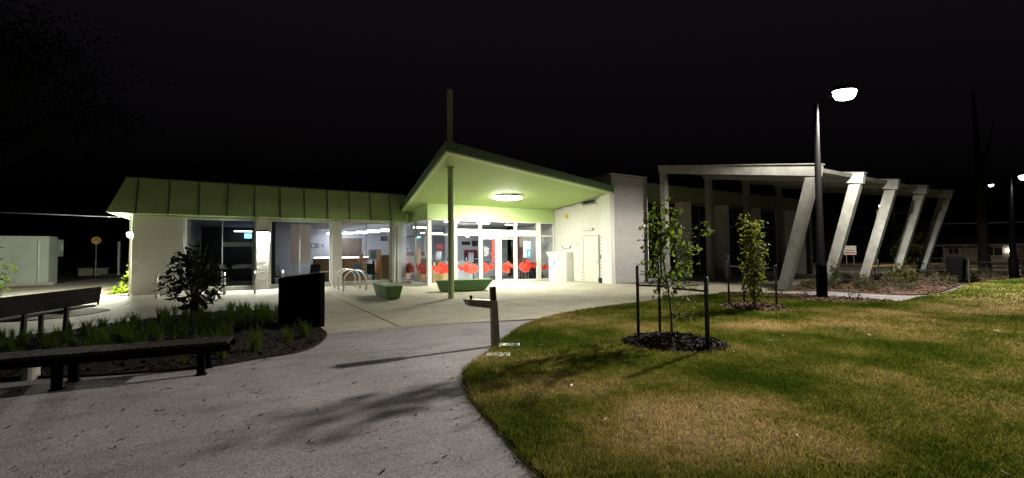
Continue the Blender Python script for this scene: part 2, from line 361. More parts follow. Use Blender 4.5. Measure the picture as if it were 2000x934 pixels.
build('pergola_paving', MB().poly([(18.3, 8.05), (38, 9.8), (38, 16.4), (15.7, 16.4), (15.7, 13.2), (18.3, 13.2)], -0.08, -0.004), PAVD, pav, fix=True)

# ------------------------------------------------------------------ lawn
LAWN = [(1.71, 2.44), (1.84, 3.17), (1.98, 3.96), (2.22, 4.74), (2.59, 5.34), (3.15, 5.87), (3.99, 6.76), (5.34, 7.93), (7.29, 8.75), (10.18, 9.2), (12.6, 9.55), (14.2, 9.2), (14.45, 7.4), (14.25, 5.98), (15.88, 5.0), (18.13, 5.1), (21.1, 5.15), (27.26, 5.8), (32.41, 5.35), (37, 4), (37, -8), (20, -9), (6, -8), (1.6, -7), (1.5, -2), (1.6, 1.2)]
LAWNS = smoothpoly(LAWN, 5)
tag(sheet('lawn', LAWNS, -0.02, 0.018, SHADED_THATCH), kind='structure')
def grass_blades(poly, bands):
    V = []; T = []; nb = 0
    poly = np.array(poly)
    for (d0, d1, n, hgt, wid) in bands:
        a = rng.uniform(math.radians(-9), math.radians(78), n * 2); d = np.sqrt(rng.uniform(d0 * d0, d1 * d1, n * 2))
        P = np.stack([d * np.cos(a), d * np.sin(a)], 1); P = P[inpoly(P, poly)][:n]
        keep = np.hypot(P[:, 0] - 5.95, P[:, 1] - 4.75) > 0.62
        P = P[keep]; k = len(P)
        th = rng.uniform(0, 2 * math.pi, k); h = hgt * rng.uniform(0.45, 1.25, k); ww = wid * rng.uniform(0.6, 1.3, k)
        lean = rng.uniform(0.2, 1.0, k) * h; la = rng.uniform(0, 2 * math.pi, k)
        base = np.concatenate([P, np.full((k, 1), 0.014)], 1)
        s_ = np.stack([np.cos(th) * ww / 2, np.sin(th) * ww / 2, np.zeros(k)], 1)
        tip = base + np.stack([np.cos(la) * lean, np.sin(la) * lean, h], 1)
        V.append(np.stack([base - s_, base + s_, tip], 1).reshape(-1, 3)); T.append(np.arange(nb, nb + 3 * k).reshape(-1, 3)); nb += 3 * k
    return np.concatenate(V), np.concatenate(T)
gv, gt = grass_blades(LAWNS, [(1.2, 3.6, 90000, 0.032, 0.0065), (3.6, 6, 130000, 0.036, 0.008), (6, 10, 150000, 0.042, 0.011), (10, 18, 150000, 0.05, 0.018), (18, 34, 90000, 0.055, 0.035)])
# ragged longer tufts along the lawn edge
edge = []
for i in range(len(LAWNS)):
    a, b = Vector(LAWNS[i]), Vector(LAWNS[(i + 1) % len(LAWNS)]); L_ = (b - a).length
    if a.length < 16 and a[1] > 0:
        for _ in range(int(L_ * 260)): p = a.lerp(b, random.random()); edge.append((p[0] + random.gauss(0, 0.03), p[1] + random.gauss(0, 0.03)))
E_ = np.array(edge); k = len(E_); th = rng.uniform(0, 6.28, k); h = rng.uniform(0.02, 0.075, k); ww = rng.uniform(0.006, 0.012, k); la = rng.uniform(0, 6.28, k)
bs = np.concatenate([E_, np.zeros((k, 1))], 1); s_ = np.stack([np.cos(th) * ww / 2, np.sin(th) * ww / 2, np.zeros(k)], 1)
tp = bs + np.stack([np.cos(la) * h * 0.8, np.sin(la) * h * 0.8, h], 1)
n0 = len(gv); gv = np.concatenate([gv, np.stack([bs - s_, bs + s_, tp], 1).reshape(-1, 3)]); gt = np.concatenate([gt, np.arange(n0, n0 + 3 * k).reshape(-1, 3)])
tag(finish('grass', arr_mesh('grass', gv, gt), GRASS), 'short patchy green and straw coloured lawn grass', 'grass', kind='stuff')

def chips(name, poly, n, z, size, material, dome=None, label='dark mulch chips'):
    poly = np.array(poly); lo = poly.min(0); hi = poly.max(0)
    P = rng.uniform(lo, hi, (n * 2, 2)); P = P[inpoly(P, poly)][:n]; k = len(P)
    zz = np.full(k, z) if dome is None else dome(P)
    d1 = rng.normal(0, 1, (k, 3)); d1[:, 2] *= 0.35; d1 /= np.linalg.norm(d1, axis=1)[:, None]
    d2 = np.cross(d1, rng.normal(0, 1, (k, 3)) + np.array([0, 0, 2.])); d2 /= np.linalg.norm(d2, axis=1)[:, None]
    l = size * rng.uniform(0.5, 1.5, (k, 1)); ww = l * rng.uniform(0.2, 0.5, (k, 1))
    c = np.concatenate([P, zz[:, None] + rng.uniform(0, size * 0.35, (k, 1))], 1)
    q = np.stack([c - d1 * l / 2 - d2 * ww / 2, c + d1 * l / 2 - d2 * ww / 2, c + d1 * l / 2 + d2 * ww / 2, c - d1 * l / 2 + d2 * ww / 2], 1).reshape(-1, 3)
    i = np.arange(k)[:, None] * 4; t = np.concatenate([i + [0, 1, 2], i + [0, 2, 3]], 1).reshape(-1, 3)
    return tag(finish(name, arr_mesh(name, q, t), material), label, 'mulch', kind='stuff')

# ------------------------------------------------------------------ garden beds
BED = smoothpoly([(1.33, 9.55), (1.27, 8.65), (0.84, 7.66), (0.14, 7.4), (-0.51, 7.25), (-1.54, 7.5), (-2.59, 8.0), (-4.2, 8.9), (-5.2, 10.4), (-4.4, 11.6), (-3.3, 12.3), (-2.4, 13.1), (-1.4, 14.0), (-0.4, 14.2), (0.6, 13.6), (1.2, 11.6)], 4)
tag(sheet('garden_bed', BED, -0.03, 0.03, MULCH), kind='structure')
chips('bed_mulch', BED, 9000, 0.03, 0.05, MULCH, label='dark mulch chips covering the front garden bed')
BEDA = smoothpoly([(14.1, 9.25), (14.45, 7.4), (14.25, 5.98), (15.85, 5.05), (16.0, 5.6), (15.85, 6.9), (15.5, 8.4), (14.9, 9.35)], 4)
tag(sheet('lamp_bed', BEDA, -0.03, 0.035, MULCHR), kind='structure')
chips('lamp_bed_mulch', BEDA, 3500, 0.035, 0.07, MULCHR, label='brown mulch chips round the lamp post base')
BEDB = smoothpoly([(17.4, 9.4), (18.25, 7.6), (18.4, 5.5), (21.1, 5.3), (27.2, 6.0), (32, 5.6), (37, 6.2), (37, 9.6), (28, 9.5)], 4)
tag(sheet('pergola_bed', BEDB, -0.03, 0.04, MULCHR), kind='structure')
chips('pergola_bed_mulch', BEDB, 5000, 0.04, 0.1, MULCHR, label='reddish mulch chips along the leaning columns')
BEDL = smoothpoly([(-3.9, 23.3), (-4.3, 22.9), (-5.2, 24.6), (-5.6, 28), (-5.2, 31), (-3.95, 32)], 3)
tag(sheet('corner_bed', BEDL, -0.03, 0.03, MULCHR), kind='structure')
BEDS = smoothpoly([(-3.3, 16.7), (-3.7, 15.6), (-4.6, 15.2), (-5.4, 17.2), (-4.6, 18.3), (-3.8, 17.5)], 3)
tag(sheet('bench_bed', BEDS, -0.03, 0.02, MULCHR), kind='structure')

# ------------------------------------------------------------------ brickwork
BL, BH, JT = 0.230, 0.076, 0.010
def brick_mesh(l, name='brick'):
    e = 0.004; d = 0.012; m_ = MB()
    b0 = [(0, 0, 0), (l, 0, 0), (l, 0, BH), (0, 0, BH)]
    f0 = [(e, -d, e), (l - e, -d, e), (l - e, -d, BH - e), (e, -d, BH - e)]
    n = 0; m_.v = b0 + f0
    m_.f = [(0, 1, 5, 4), (1, 2, 6, 5), (2, 3, 7, 6), (3, 0, 4, 7), (4, 5, 6, 7)]
    me = bpy.data.meshes.new(name); me.from_pydata(m_.v, [], m_.f); me.materials.append(BRICK); return me
_bm = {}
def courses(wd, ht, skip=None):
    out = []; k = 0; z = 0.005
    while z + BH <= ht + 0.001:
        x = 0 if k % 2 == 0 else -(BL + JT) / 2
        while x < wd - 0.03:
            a = max(x, 0); b = min(x + BL, wd)
            if b - a > 0.04 and not (skip and skip(a, b, z, z + BH)): out.append((a, b - a, z))
            x += BL + JT
        z += BH + JT; k += 1
    return out
def brickface(parent, org, ang, wd, ht, single=False, skip=None, name='brickwork', bmat=None):
    """bricks standing 12 mm proud of a mortar plane; org bottom corner, ang direction of +x"""
    ca, sa = math.cos(ang), math.sin(ang)
    lst = courses(wd, ht, skip); o_ = parent['_o']
    if single:
        for a, l, z in lst:
            key = round(l, 3)
            if key not in _bm: _bm[key] = brick_mesh(l)
            o = bpy.data.objects.new('brick', _bm[key]); COL.objects.link(o); o.parent = parent
            jx = random.uniform(-0.002, 0.002)
            o.location = (org[0] + ca * a - o_[0] + sa * jx, org[1] + sa * a - o_[1] - ca * jx, org[2] + z - o_[2]); o.rotation_euler = (0, random.uniform(-.002, .002), ang + random.uniform(-.003, .003))
        return
    m_ = MB()
    for a, l, z in lst:
        n = len(m_.v); e = 0.004; d = 0.012 + random.uniform(-.003, .003)
        for (x, y, zz) in ((0, 0, 0), (l, 0, 0), (l, 0, BH), (0, 0, BH), (e, -d, e), (l - e, -d, e), (l - e, -d, BH - e), (e, -d, BH - e)):
            px_ = a + x; m_.v.append((org[0] + ca * px_ - sa * y, org[1] + sa * px_ + ca * y, org[2] + z + zz))
        m_.f += [tuple(n + i for i in q) for q in ((0, 1, 5, 4), (1, 2, 6, 5), (2, 3, 7, 6), (3, 0, 4, 7), (4, 5, 6, 7))]
    o = build(name, m_, bmat or BRICK, parent, world=True); o['kind'] = 'stuff'
    return o

# ------------------------------------------------------------------ library building
LB = thing('library_building', 'long white brick library with green mansard roof and glazed entrance', 'building', (6, 22.5, 0))
def P(name, mb, material, parent=LB, **k): return build(name, mb, material, parent, world=(parent is LB), **k)
def sub(name, mb, material, parent):   # sub-part: parent's mesh shares LB's frame
    l = LB['_o']; mb.v = [(p[0] - l[0], p[1] - l[1], p[2] - l[2]) for p in mb.v]; return build(name, mb, material, parent)
FY, GY = 22.66, 22.95
# piers
pier1 = P('pier', MB().box(-3.86, -2.22, FY, 34, 0, 3.22), MORTAR)
pier1['_o'] = LB['_o']
brickface(pier1, (-3.86, FY, 0), 0, 1.64, 3.22, single=True)
for a, b in ((0.41, 0.93), (3.57, 3.99), (6.50, 7.0)):
    pr = P('pier', MB().box(a, b, FY, 23.1, 0, 3.22), MORTAR); pr['_o'] = LB['_o']
    brickface(pr, (a, FY, 0), 0, b - a, 3.22)
# windows of the wing
WINS = [(-2.22, 0.41, -0.88), (0.93, 3.57, 2.19), (3.99, 6.50, 5.26)]
for a, b, mu in WINS:
    P('sill', MB().box(a, b, GY - 0.12, 23.2, 0, 0.165), MORTAR)
    wn = P('window', MB().box(a, a + 0.07, GY - 0.16, GY + 0.06, 0.165, 3.16).box(b - 0.07, b, GY - 0.16, GY + 0.06, 0.165, 3.16).box(a + 0.07, b - 0.07, GY - 0.03, GY + 0.05, 3.10, 3.16).box(a + 0.07, b - 0.07, GY - 0.04, GY + 0.05, 0.165, 0.205), WHITEP)
    sub('mullion', MB().box(mu - 0.018, mu + 0.018, GY - 0.02, GY + 0.04, 0.206, 3.099), GREYM, wn)
    for c, d in ((a + 0.072, mu - 0.02), (mu + 0.02, b - 0.072)):
        sub('pane', MB().box(c, d, GY, GY + 0.008, 0.207, 3.098), GLASS, wn)
P('soffit', MB().box(-4.52, 7.2, 22.22, 23.3, 3.225, 3.25), LIME)
P('soffit', MB().box(-4.52, -3.87, 23.302, 34, 3.225, 3.25), LIME)
# mansard panels and battens
B0, T0, YB, YT = 3.252, 4.65, 22.18, 22.58
seams = [-3.69 + i * 1.0 for i in range(11)]
edges = [None] + seams + [7.15]
for i in range(len(edges) - 1):
    xb0 = -4.56 if edges[i] is None else edges[i]; xt0 = -4.07 if edges[i] is None else edges[i]; x1 = edges[i + 1]
    m_ = MB(); j = 0.004
    m_.hexa([(xb0 + j, YB, B0), (x1 - j, YB, B0), (x1 - j, YB + 0.03, B0), (xb0 + j, YB + 0.03, B0)], [(xt0 + j, YT, T0), (x1 - j, YT, T0), (x1 - j, YT + 0.03, T0), (xt0 + j, YT + 0.03, T0)])
    P('roof_panel', m_, MANS, fix=True)
for s in seams:
    P('roof_batten', MB().bar((s, YB - 0.012, B0 - 0.03), (s, YT - 0.012, T0 + 0.01), 0.05, 0.045, upv=(0, 1, 0.3)), MANSD, fix=True)
P('roof_panel', MB().hexa([(-4.56, YB + 0.04, B0), (-4.53, YB + 0.04, B0), (-4.53, 34, B0), (-4.56, 34, B0)], [(-4.07, YT + 0.04, T0), (-4.04, YT + 0.04, T0), (-4.04, 34, T0), (-4.07, 34, T0)]), MANS, fix=True)
P('roof_edge', MB().box(-4.09, 7.15, YT - 0.03, YT + 0.08, T0 + 0.001, T0 + 0.05), MANSD)
P('roof', MB().box(-4.03, 7.3, YT + 0.085, 34, 4.3, 4.62), MANSD)
P('wall', MB().box(7.3, 15.0, 24.2, 34, 3.35, 4.4), MANSD)
# downpipes between wing and entrance
for x in (6.62, 6.78):
    P('downpipe', MB().box(x - 0.035, x + 0.035, FY - 0.10, FY - 0.02, 0.0, 3.1), WHITEP)
P('gutter_box', MB().box(6.55, 6.95, FY - 0.13, FY - 0.015, 3.0, 3.2), WHITEP)
P('downpipe', MB().tube([(7.0, 22.3, 3.15), (7.15, 22.25, 3.3), (7.2, 22.2, 3.75)], 0.05), LIME, smooth=True)
P('downpipe', MB().tube([(-3.95, 22.9, 0.0), (-3.95, 22.9, 3.2)], 0.045), WHITEP, smooth=True)
# vestibule
VX0, VX1, VY = 7.45, 15.04, 20.0
fr = WHITEP
P('corner_post', MB().box(VX0, VX0 + 0.19, VY - 0.02, VY + 0.17, 0, 3.18), fr)
mull = [8.91, 10.29, 12.44, 13.95]
P('frame_sill', MB().box(VX0 + 0.192, 10.25, VY, VY + 0.12, 0, 0.10).box(12.5, VX1, VY, VY + 0.12, 0, 0.10), fr)
for x in mull:
    wd_ = 0.13 if x == 13.95 else 0.075
    P('frame_mullion', MB().box(x - wd_, x + wd_, VY - 0.008, VY + 0.12, 0.101 if x < 10 or x > 12.5 else 0, 3.17), fr)
P('frame_mullion', MB().box(VX1 - 0.06, VX1 - 0.002, VY - 0.008, VY + 0.12, 0.101, 3.17), fr)
P('frame_head', MB().box(VX0 + 0.192, VX1, VY - 0.004, VY + 0.12, 3.171, 3.22), fr)
bays = [(VX0 + 0.192, 8.835), (8.985, 10.215), (10.365, 12.365), (12.515, 13.82), (14.08, VX1 - 0.062)]
for i, (a, b) in enumerate(bays):
    if i in (0, 4):
        P('transom', MB().box(a + .001, b - .001, VY + 0.005, VY + 0.1, 2.44, 2.50), fr)
        tops = (2.505, 3.168); low = (0.102, 2.438)
    else:
        P('transom_panel', MB().box(a + .001, b - .001, VY + 0.003, VY + 0.1, 2.44, 2.77), fr)
        tops = (2.772, 3.168); low = (0.102, 2.438)
    P('pane', MB().box(a, b, VY + 0.05, VY + 0.058, *tops), GLASS)
    if i != 2: P('pane', MB().box(a, b, VY + 0.05, VY + 0.058, *low), GLASS)
# sliding doors
for a, b in ((10.37, 11.355), (11.365, 12.36)):
    lft = a < 11
    s0, s1 = (0.05, 0.17) if lft else (0.17, 0.05)
    dr = P('door', MB().box(a, a + s0, VY + 0.01, VY + 0.07, 0.02, 2.36).box(b - s1, b, VY + 0.01, VY + 0.07, 0.02, 2.36).box(a + s0, b - s1, VY + 0.012, VY + 0.068, 2.27, 2.36).box(a + s0, b - s1, VY + 0.012, VY + 0.068, 0.02, 0.12), fr)
    sub('pane', MB().box(a + s0, b - s1, VY + 0.035, VY + 0.043, 0.122, 2.268), GLASS, dr)
    hx = b - 0.19 if lft else a + 0.06
    sub('push_plate', MB().box(hx, hx + 0.13, VY - 0.006, VY + 0.009, 1.0, 1.07), WHITEV, dr)
P('door_track', MB().box(10.37, 12.36, VY - 0.03, VY + 0.05, 2.375, 2.435), GREYM)
# vestibule side
P('frame_sill', MB().box(VX0 + 0.02, VX0 + 0.12, VY + 0.172, 24.1, 0, 0.10), fr)
for y in (21.95, 24.05):
    P('frame_mullion', MB().box(VX0 + 0.01, VX0 + 0.13, y - 0.04, y + 0.04, 0.101, 3.2), GREYM)
P('transom', MB().box(VX0 + 0.02, VX0 + 0.1, VY + 0.172, 21.908, 2.44, 2.5).box(VX0 + 0.02, VX0 + 0.1, 21.992, 24.008, 2.44, 2.5), GREYM)
for a, b in ((VY + 0.175, 21.905), (21.995, 24.005)):
    P('pane', MB().box(VX0 + 0.06, VX0 + 0.068, a, b, 0.102, 2.438), GLASS); P('pane', MB().box(VX0 + 0.06, VX0 + 0.068, a, b, 2.502, 3.2), GLASS)
cz = lambda y: 5.70 - 0.0865 * y          # canopy underside height
P('upper_wall', MB().hexa([(VX0, VY, 3.222), (VX1, VY, 3.222), (VX1, VY + 0.15, 3.222), (VX0, VY + 0.15, 3.222)], [(VX0, VY, cz(VY)), (VX1, VY, cz(VY)), (VX1, VY + 0.15, cz(VY + .15)), (VX0, VY + 0.15, cz(VY + .15))]), LIME)
P('upper_wall', MB().hexa([(VX0, VY + 0.152, 3.202), (VX0 + 0.15, VY + 0.152, 3.202), (VX0 + .15, 24.2, 3.202), (VX0, 24.2, 3.202)], [(VX0, VY + 0.152, cz(VY + .152)), (VX0 + .15, VY + 0.152, cz(VY + .152)), (VX0 + .15, 24.2, cz(24.2)), (VX0, 24.2, cz(24.2))]), LIME, fix=True)
# entrance side wall and tower
TW = P('tower_wall', MB().box(15.07, 17.5, 15.42, 24, 0, 5.3), MORTAR); TW['_o'] = LB['_o']
dy0, dy1 = 16.41, 17.5
# wall facing -x: +x of the face runs along -y  (ang = -90 deg)
def wskip(a, b, z0, z1):
    y1, y0 = 20.0 - a, 20.0 - b
    if y0 < dy1 + 0.07 and y1 > dy0 - 0.07 and z0 < 2.37: return True
    if 16.55 < y1 and y0 < 17.6 and 4.0 < z1 and z0 < 4.22: return True
    return z1 > cz(y1) + 0.01
brickface(TW, (15.07, 20.0, 0), -math.pi / 2, 20.0 - 16.08, 4.45, skip=wskip)
P('tower_facing', MB().box(15.212, 17.5, 15.405, 15.419, 0, 5.3), mat('grey_mortar', (.22, .215, .21), .9, var=.1))
brickface(TW, (15.23, 15.405, 0), 0, 17.5 - 15.23, 5.3, bmat=BRICKG)
def topskip(a, b, z0, z1): return z0 < cz(20.0 - b) + 0.3
brickface(TW, (15.07, 20.0, 0), -math.pi / 2, 4.5, 5.3, skip=topskip)
P('fin_column', MB().box(14.95, 15.21, 15.40, 16.06, 0, cz(15.6) - 0.0), WHITEP)
P('tower_cap', MB().box(15.03, 17.54, 15.37, 24, 5.301, 5.34), RENDERW)
dd = P('door', MB().box(15.03, 15.065, dy0, dy1, 0.01, 2.3), DOORM)
sub('frame', MB().box(15.0, 15.066, dy1 + .001, dy1 + 0.06, 0, 2.36).box(15.0, 15.066, dy0 - 0.06, dy0 - .001, 0, 2.36).box(15.0, 15.066, dy0, dy1, 2.302, 2.36), DOORM, dd)
sub('handle', MB().tube([(15.0, dy0 + 0.1, 1.05), (14.97, dy0 + 0.1, 1.05), (14.97, dy0 + 0.23, 1.05)], 0.012).box(15.02, 15.0295, dy0 + 0.07, dy0 + 0.13, 0.95, 1.2), STEEL, dd)
P('keypad', MB().box(15.0, 15.056, 16.2, 16.26, 1.2, 1.38), GREYM)
P('alarm_strobe', MB().box(14.96, 15.056, 18.78, 18.98, 3.4, 3.62), mat('amber_lens', (0.7, 0.42, 0.08), 0.4))
vn = P('vent', MB().box(15.03, 15.058, 16.55, 17.55, 4.0, 4.03).box(15.03, 15.058, 16.55, 17.55, 4.17, 4.2).box(15.03, 15.058, 16.55, 16.58, 4.031, 4.169).box(15.03, 15.058, 17.52, 17.55, 4.031, 4.169), GREYM)
sub('slat', MB().hexa([(15.02, 16.58, 4.06), (15.055, 16.58, 4.09), (15.055, 17.52, 4.09), (15.02, 17.52, 4.06)], [(15.02, 16.58, 4.07), (15.055, 16.58, 4.1), (15.055, 17.52, 4.1), (15.02, 17.52, 4.07)]), GREYM, vn)
sub('backing', MB().box(15.058, 15.064, 16.55, 17.55, 4.0, 4.2), BLACKM, vn)
P('drain_box', MB().box(14.9, 15.056, 16.1, 16.28, 0.02, 0.26), BLACK)
# right wing
RY, RG = 15.44, 16.02
P('fascia_band', MB().box(17.502, 34.0, RY + 0.08, RG + 0.3, 4.24, 5.05), mat('olive_fascia', (0.22, 0.25, 0.15), 0.6, var=0.12, scale=0.8))
P('fascia_cap', MB().box(17.54, 34.05, RY + 0.03, RG + 0.3, 5.051, 5.10), MANSD)
P('roof', MB().box(17.5, 34, RG + 0.302, 30, 4.5, 5.0), MANSD)
pil = [(20.45, 21.07), (23.95, 24.6), (27.13, 28.0)]
for a, b in pil: P('pilaster', MB().box(a, b, RY, RG + 0.1, 0, 4.238), RENDERW)
P('pilaster', MB().box(17.502, 17.62, RY + 0.02, RG + 0.1, 0, 4.238), RENDERW)
P('end_wall', MB().box(30.76, 34.0, RY, 30, 0, 4.238), RENDERW)
gaps = [(17.622, 20.448), (21.072, 23.948), (24.602, 27.128), (28.002, 30.758)]
for a, b in gaps:
    c = (a + b) / 2
    wn = P('window', MB().box(a, b, RG - 0.03, RG + 0.05, 0, 0.12).box(a, b, RG - 0.03, RG + 0.05, 4.15, 4.236).box(a, a + 0.06, RG - 0.03, RG + 0.05, 0.121, 4.149).box(b - 0.06, b, RG - 0.03, RG + 0.05, 0.121, 4.149), GREYM)
    sub('mullion', MB().box(c - 0.03, c + 0.03, RG - 0.025, RG + 0.05, 0.122, 4.148), GREYM, wn)
    sub('transom', MB().box(a + .062, c - .032, RG - 0.022, RG + 0.05, 3.0, 3.06).box(c + .032, b - .062, RG - 0.022, RG + 0.05, 3.0, 3.06), GREYM, wn)
    for (p, q) in ((a + .062, c - .032), (c + .032, b - .062)):
        for (zz0, zz1) in ((.123, 2.998), (3.062, 4.147)): sub('pane', MB().box(p, q, RG, RG + .008, zz0, zz1), DARKGLASS, wn)
P('interior_wall', MB().box(17.55, 33.9, 19.5, 19.6, 0, 4.5), INTG)
P('floor', MB().box(17.55, 33.9, 16.5, 30, 0.0, 0.03), CARPET)
# interior shell of wing and entrance
P('floor', MB().box(-3.8, 7.3, 23.2, 33.9, 0.0, 0.03), CARPET); P('floor', MB().box(7.6, 15.0, 20.2, 33.9, 0.0, 0.03), CARPET)
P('ceiling', MB().box(-3.8, 7.3, 23.31, 33.9, 3.26, 3.3), INTC); P('ceiling', MB().box(7.61, 15.0, 20.16, 33.9, 3.26, 3.3), INTC)
P('interior_wall', MB().box(-3.8, 15.0, 32.0, 32.1, 0.03, 3.26), INTW)
DKW = mat('gloom_wall', (.035, .036, .04), .8, var=.1)  # gloom of the first window room put into the wall colour
P('interior_wall', MB().box(1.15, 1.25, 24.6, 31.9, 0.031, 3.25), DKW); P('interior_wall', MB().box(-3.8, 1.14, 31.0, 31.1, .031, 3.25), DKW)  # dark rear wall added to dim the first window room
P('interior_wall', MB().box(10.5, 15.0, 25.2, 25.3, 0.031, 3.25), INTG)

# ------------------------------------------------------------------ entrance canopy
CN = thing('entrance_canopy', 'large tilted lime green canopy sheltering the entrance doors', 'canopy', (9, 17, 4.2))
tip = (5.13, 12.2); lb = (7.05, 23.6); rf = (15.05, 15.22); rb = (15.05, 23.6)
quad4 = [tip, rf, rb, lb]
ins = [(5.42, 12.62), (14.93, 15.5), (14.93, 23.5), (7.2, 23.5)]
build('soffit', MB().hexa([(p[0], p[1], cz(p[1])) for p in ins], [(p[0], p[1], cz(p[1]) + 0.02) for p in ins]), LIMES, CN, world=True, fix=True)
build('roof_sheet', MB().hexa([(p[0], p[1], cz(p[1]) + 0.20) for p in ins], [(p[0], p[1], cz(p[1]) + 0.24) for p in ins]), MANSD, CN, world=True, fix=True)
def edgeboard(name, a, b, ia, ib, z0, z1, material):
    build(name, MB().hexa([(a[0], a[1], cz(a[1]) + z0), (b[0], b[1], cz(b[1]) + z0), (ib[0], ib[1], cz(ib[1]) + z0), (ia[0], ia[1], cz(ia[1]) + z0)],
                          [(a[0], a[1], cz(a[1]) + z1), (b[0], b[1], cz(b[1]) + z1), (ib[0], ib[1], cz(ib[1]) + z1), (ia[0], ia[1], cz(ia[1]) + z1)]), material, CN, world=True, fix=True)
edgeboard('fascia', tip, (15.05, 15.22), ins[0], ins[1], 0.012, 0.30, FASC)
edgeboard('fascia', lb, tip, ins[3], ins[0], 0.012, 0.30, FASC)
edgeboard('edge_trim', (tip[0] + .06, tip[1] + .08), (14.93, 15.26), ins[0], ins[1], -0.02, 0.010, LIME)
edgeboard('edge_trim', (lb[0] + .04, lb[1]), (tip[0] + .06, tip[1] + .08), ins[3], ins[0], -0.02, 0.010, LIME)
px0, py0 = 5.99, 13.85
MP = thing('canopy_mast', 'tall round green post rising through the tip of the entrance canopy', 'post', (px0, py0, 0))
build('shaft', MB().lathe([(0.10, 0), (0.10, cz(py0) - 0.03)], seg=24), POSTG, MP, smooth=False)
build('upper_shaft', MB().lathe([(0.098, cz(py0) + 0.25), (0.098, 7.18), (0.07, 7.2)], seg=24), POSTG, MP)
build('collar', MB().lathe([(0.14, cz(py0) - 0.06), (0.14, cz(py0) - 0.025)], seg=24), POSTG, MP)
CL = thing('canopy_light', 'bright oval ceiling light under the entrance canopy', 'light', (10.5, 17.6, cz(17.6)))
CLR = (0.98, 1.0, 0.86)
build('diffuser', MB().lathe([(0.60, -0.09), (0.70, -0.07), (0.72, -0.03)], seg=32, sx=1.0, sy=0.85), emis('canopy_diffuser', CLR, CANOPY_E), CL, smooth=True)
build('rim', MB().lathe([(0.76, -0.03), (0.76, -0.002)], seg=32, sx=1.0, sy=0.86), WHITEP, CL)

# ------------------------------------------------------------------ wall lamps
sc = thing('wall_lamp', 'dark wall lamp over the white washed brick pier between windows', 'lamp', (0.67, FY - 0.012, 2.56))
build('housing', MB().box(-0.2, 0.2, -0.16, -0.001, 0.0, 0.11), BLACK, sc)
build('lens', MB().box(-0.18, 0.18, -0.145, -0.02, -0.02, -0.001), emis('sconce_lens', (0.95, 1.0, 0.93), SCONCE_E), sc)
s2 = thing('wall_lamp', 'small lamp on bracket at the left side wall of the library', 'lamp', (-3.97, 24.3, 2.50))
build('bracket', MB().tube([(0.1, 0, 0.2), (-0.05, 0, 0.32), (-0.16, 0, 0.3), (-0.2, 0, 0.12)], 0.02), BLACK, s2, smooth=True)
build('shade', MB().lathe([(0.16, 0.04), (0.1, 0.12), (0.03, 0.15)], (-0.2, 0, 0)), BLACK, s2, smooth=True)
build('lens', MB().lathe([(0.05, -0.15), (0.11, -0.12), (0.14, -0.02), (0.15, 0.039)], (-0.2, 0, 0)), emis('side_lens', (0.95, 1.0, 0.85), 2600), s2, smooth=True)
s3 = thing('wall_lamp', 'unlit twin spotlight high on the grey brick tower', 'lamp', (17.2, 15.4, 2.85))
build('base', MB().box(-0.06, 0.06, -0.05, 0.0, -0.06, 0.06), WHITEP, s3)
for s in (-1, 1): build('head', MB().lathe([(0.05, -0.09), (0.07, 0.0), (0.03, 0.06)], (s * 0.09, -0.12, 0), 12), WHITEP, s3, smooth=True)
s4 = thing('wall_lamp', 'unlit beige batten light above the cream door', 'lamp', (15.04, 17.1, 2.7))
build('body', MB().box(-0.09, 0.0, -0.4, 0.4, -0.06, 0.06), BEIGE, s4, bevel=0.02); build('diffuser', MB().box(-0.11, -0.091, -0.34, 0.34, -0.04, 0.03), WHITEP, s4)
tag(build('wall_sign', MB().box(14.99, 15.05, 18.55, 19.25, 1.77, 1.9), GREYM), 'narrow grey framed sign plate over the return box', 'sign')
wsg = bpy.data.objects['wall_sign']; build('plate', MB().box(14.984, 14.989, 18.66, 19.14, 1.795, 1.875), WHITEV, wsg)
tag(build('notice', MB().box(15.044, 15.055, 17.9, 18.18, 1.75, 2.15), mat('notice_paper', (0.6, 0.55, 0.5), 0.8, var=0.05)), 'faded paper notice taped to bricks beside the door', 'notice')
nb_ = bpy.data.objects['notice']; build('print', MB().box(15.040, 15.043, 17.97, 18.1, 1.85, 2.08), mat('faded_red', (0.6, 0.38, 0.33), 0.8), nb_)

# ------------------------------------------------------------------ book return
br = thing('return_box', 'white return chute box standing against the brick side wall', 'box', (14.4, 18.7, 0))
prof = [(-0.52, 0.0), (0.62, 0.0), (0.62, 1.56), (-0.52 - 0.20, 1.58), (-0.52, 1.24)]
build('body', MB().hexa([(x, -0.33, z) for x, z in prof], [(x, 0.30, z) for x, z in prof]), mat('white_enamel', (0.72, 0.72, 0.68), 0.4, var=0.03), br, fix=True)
build('sticker', MB().box(-0.526, -0.521, -0.25, -0.12, 0.85, 1.08), BLUE, br)
build('lock', MB().box(-0.53, -0.521, 0.2, 0.23, 0.88, 0.95), GREYM, br)

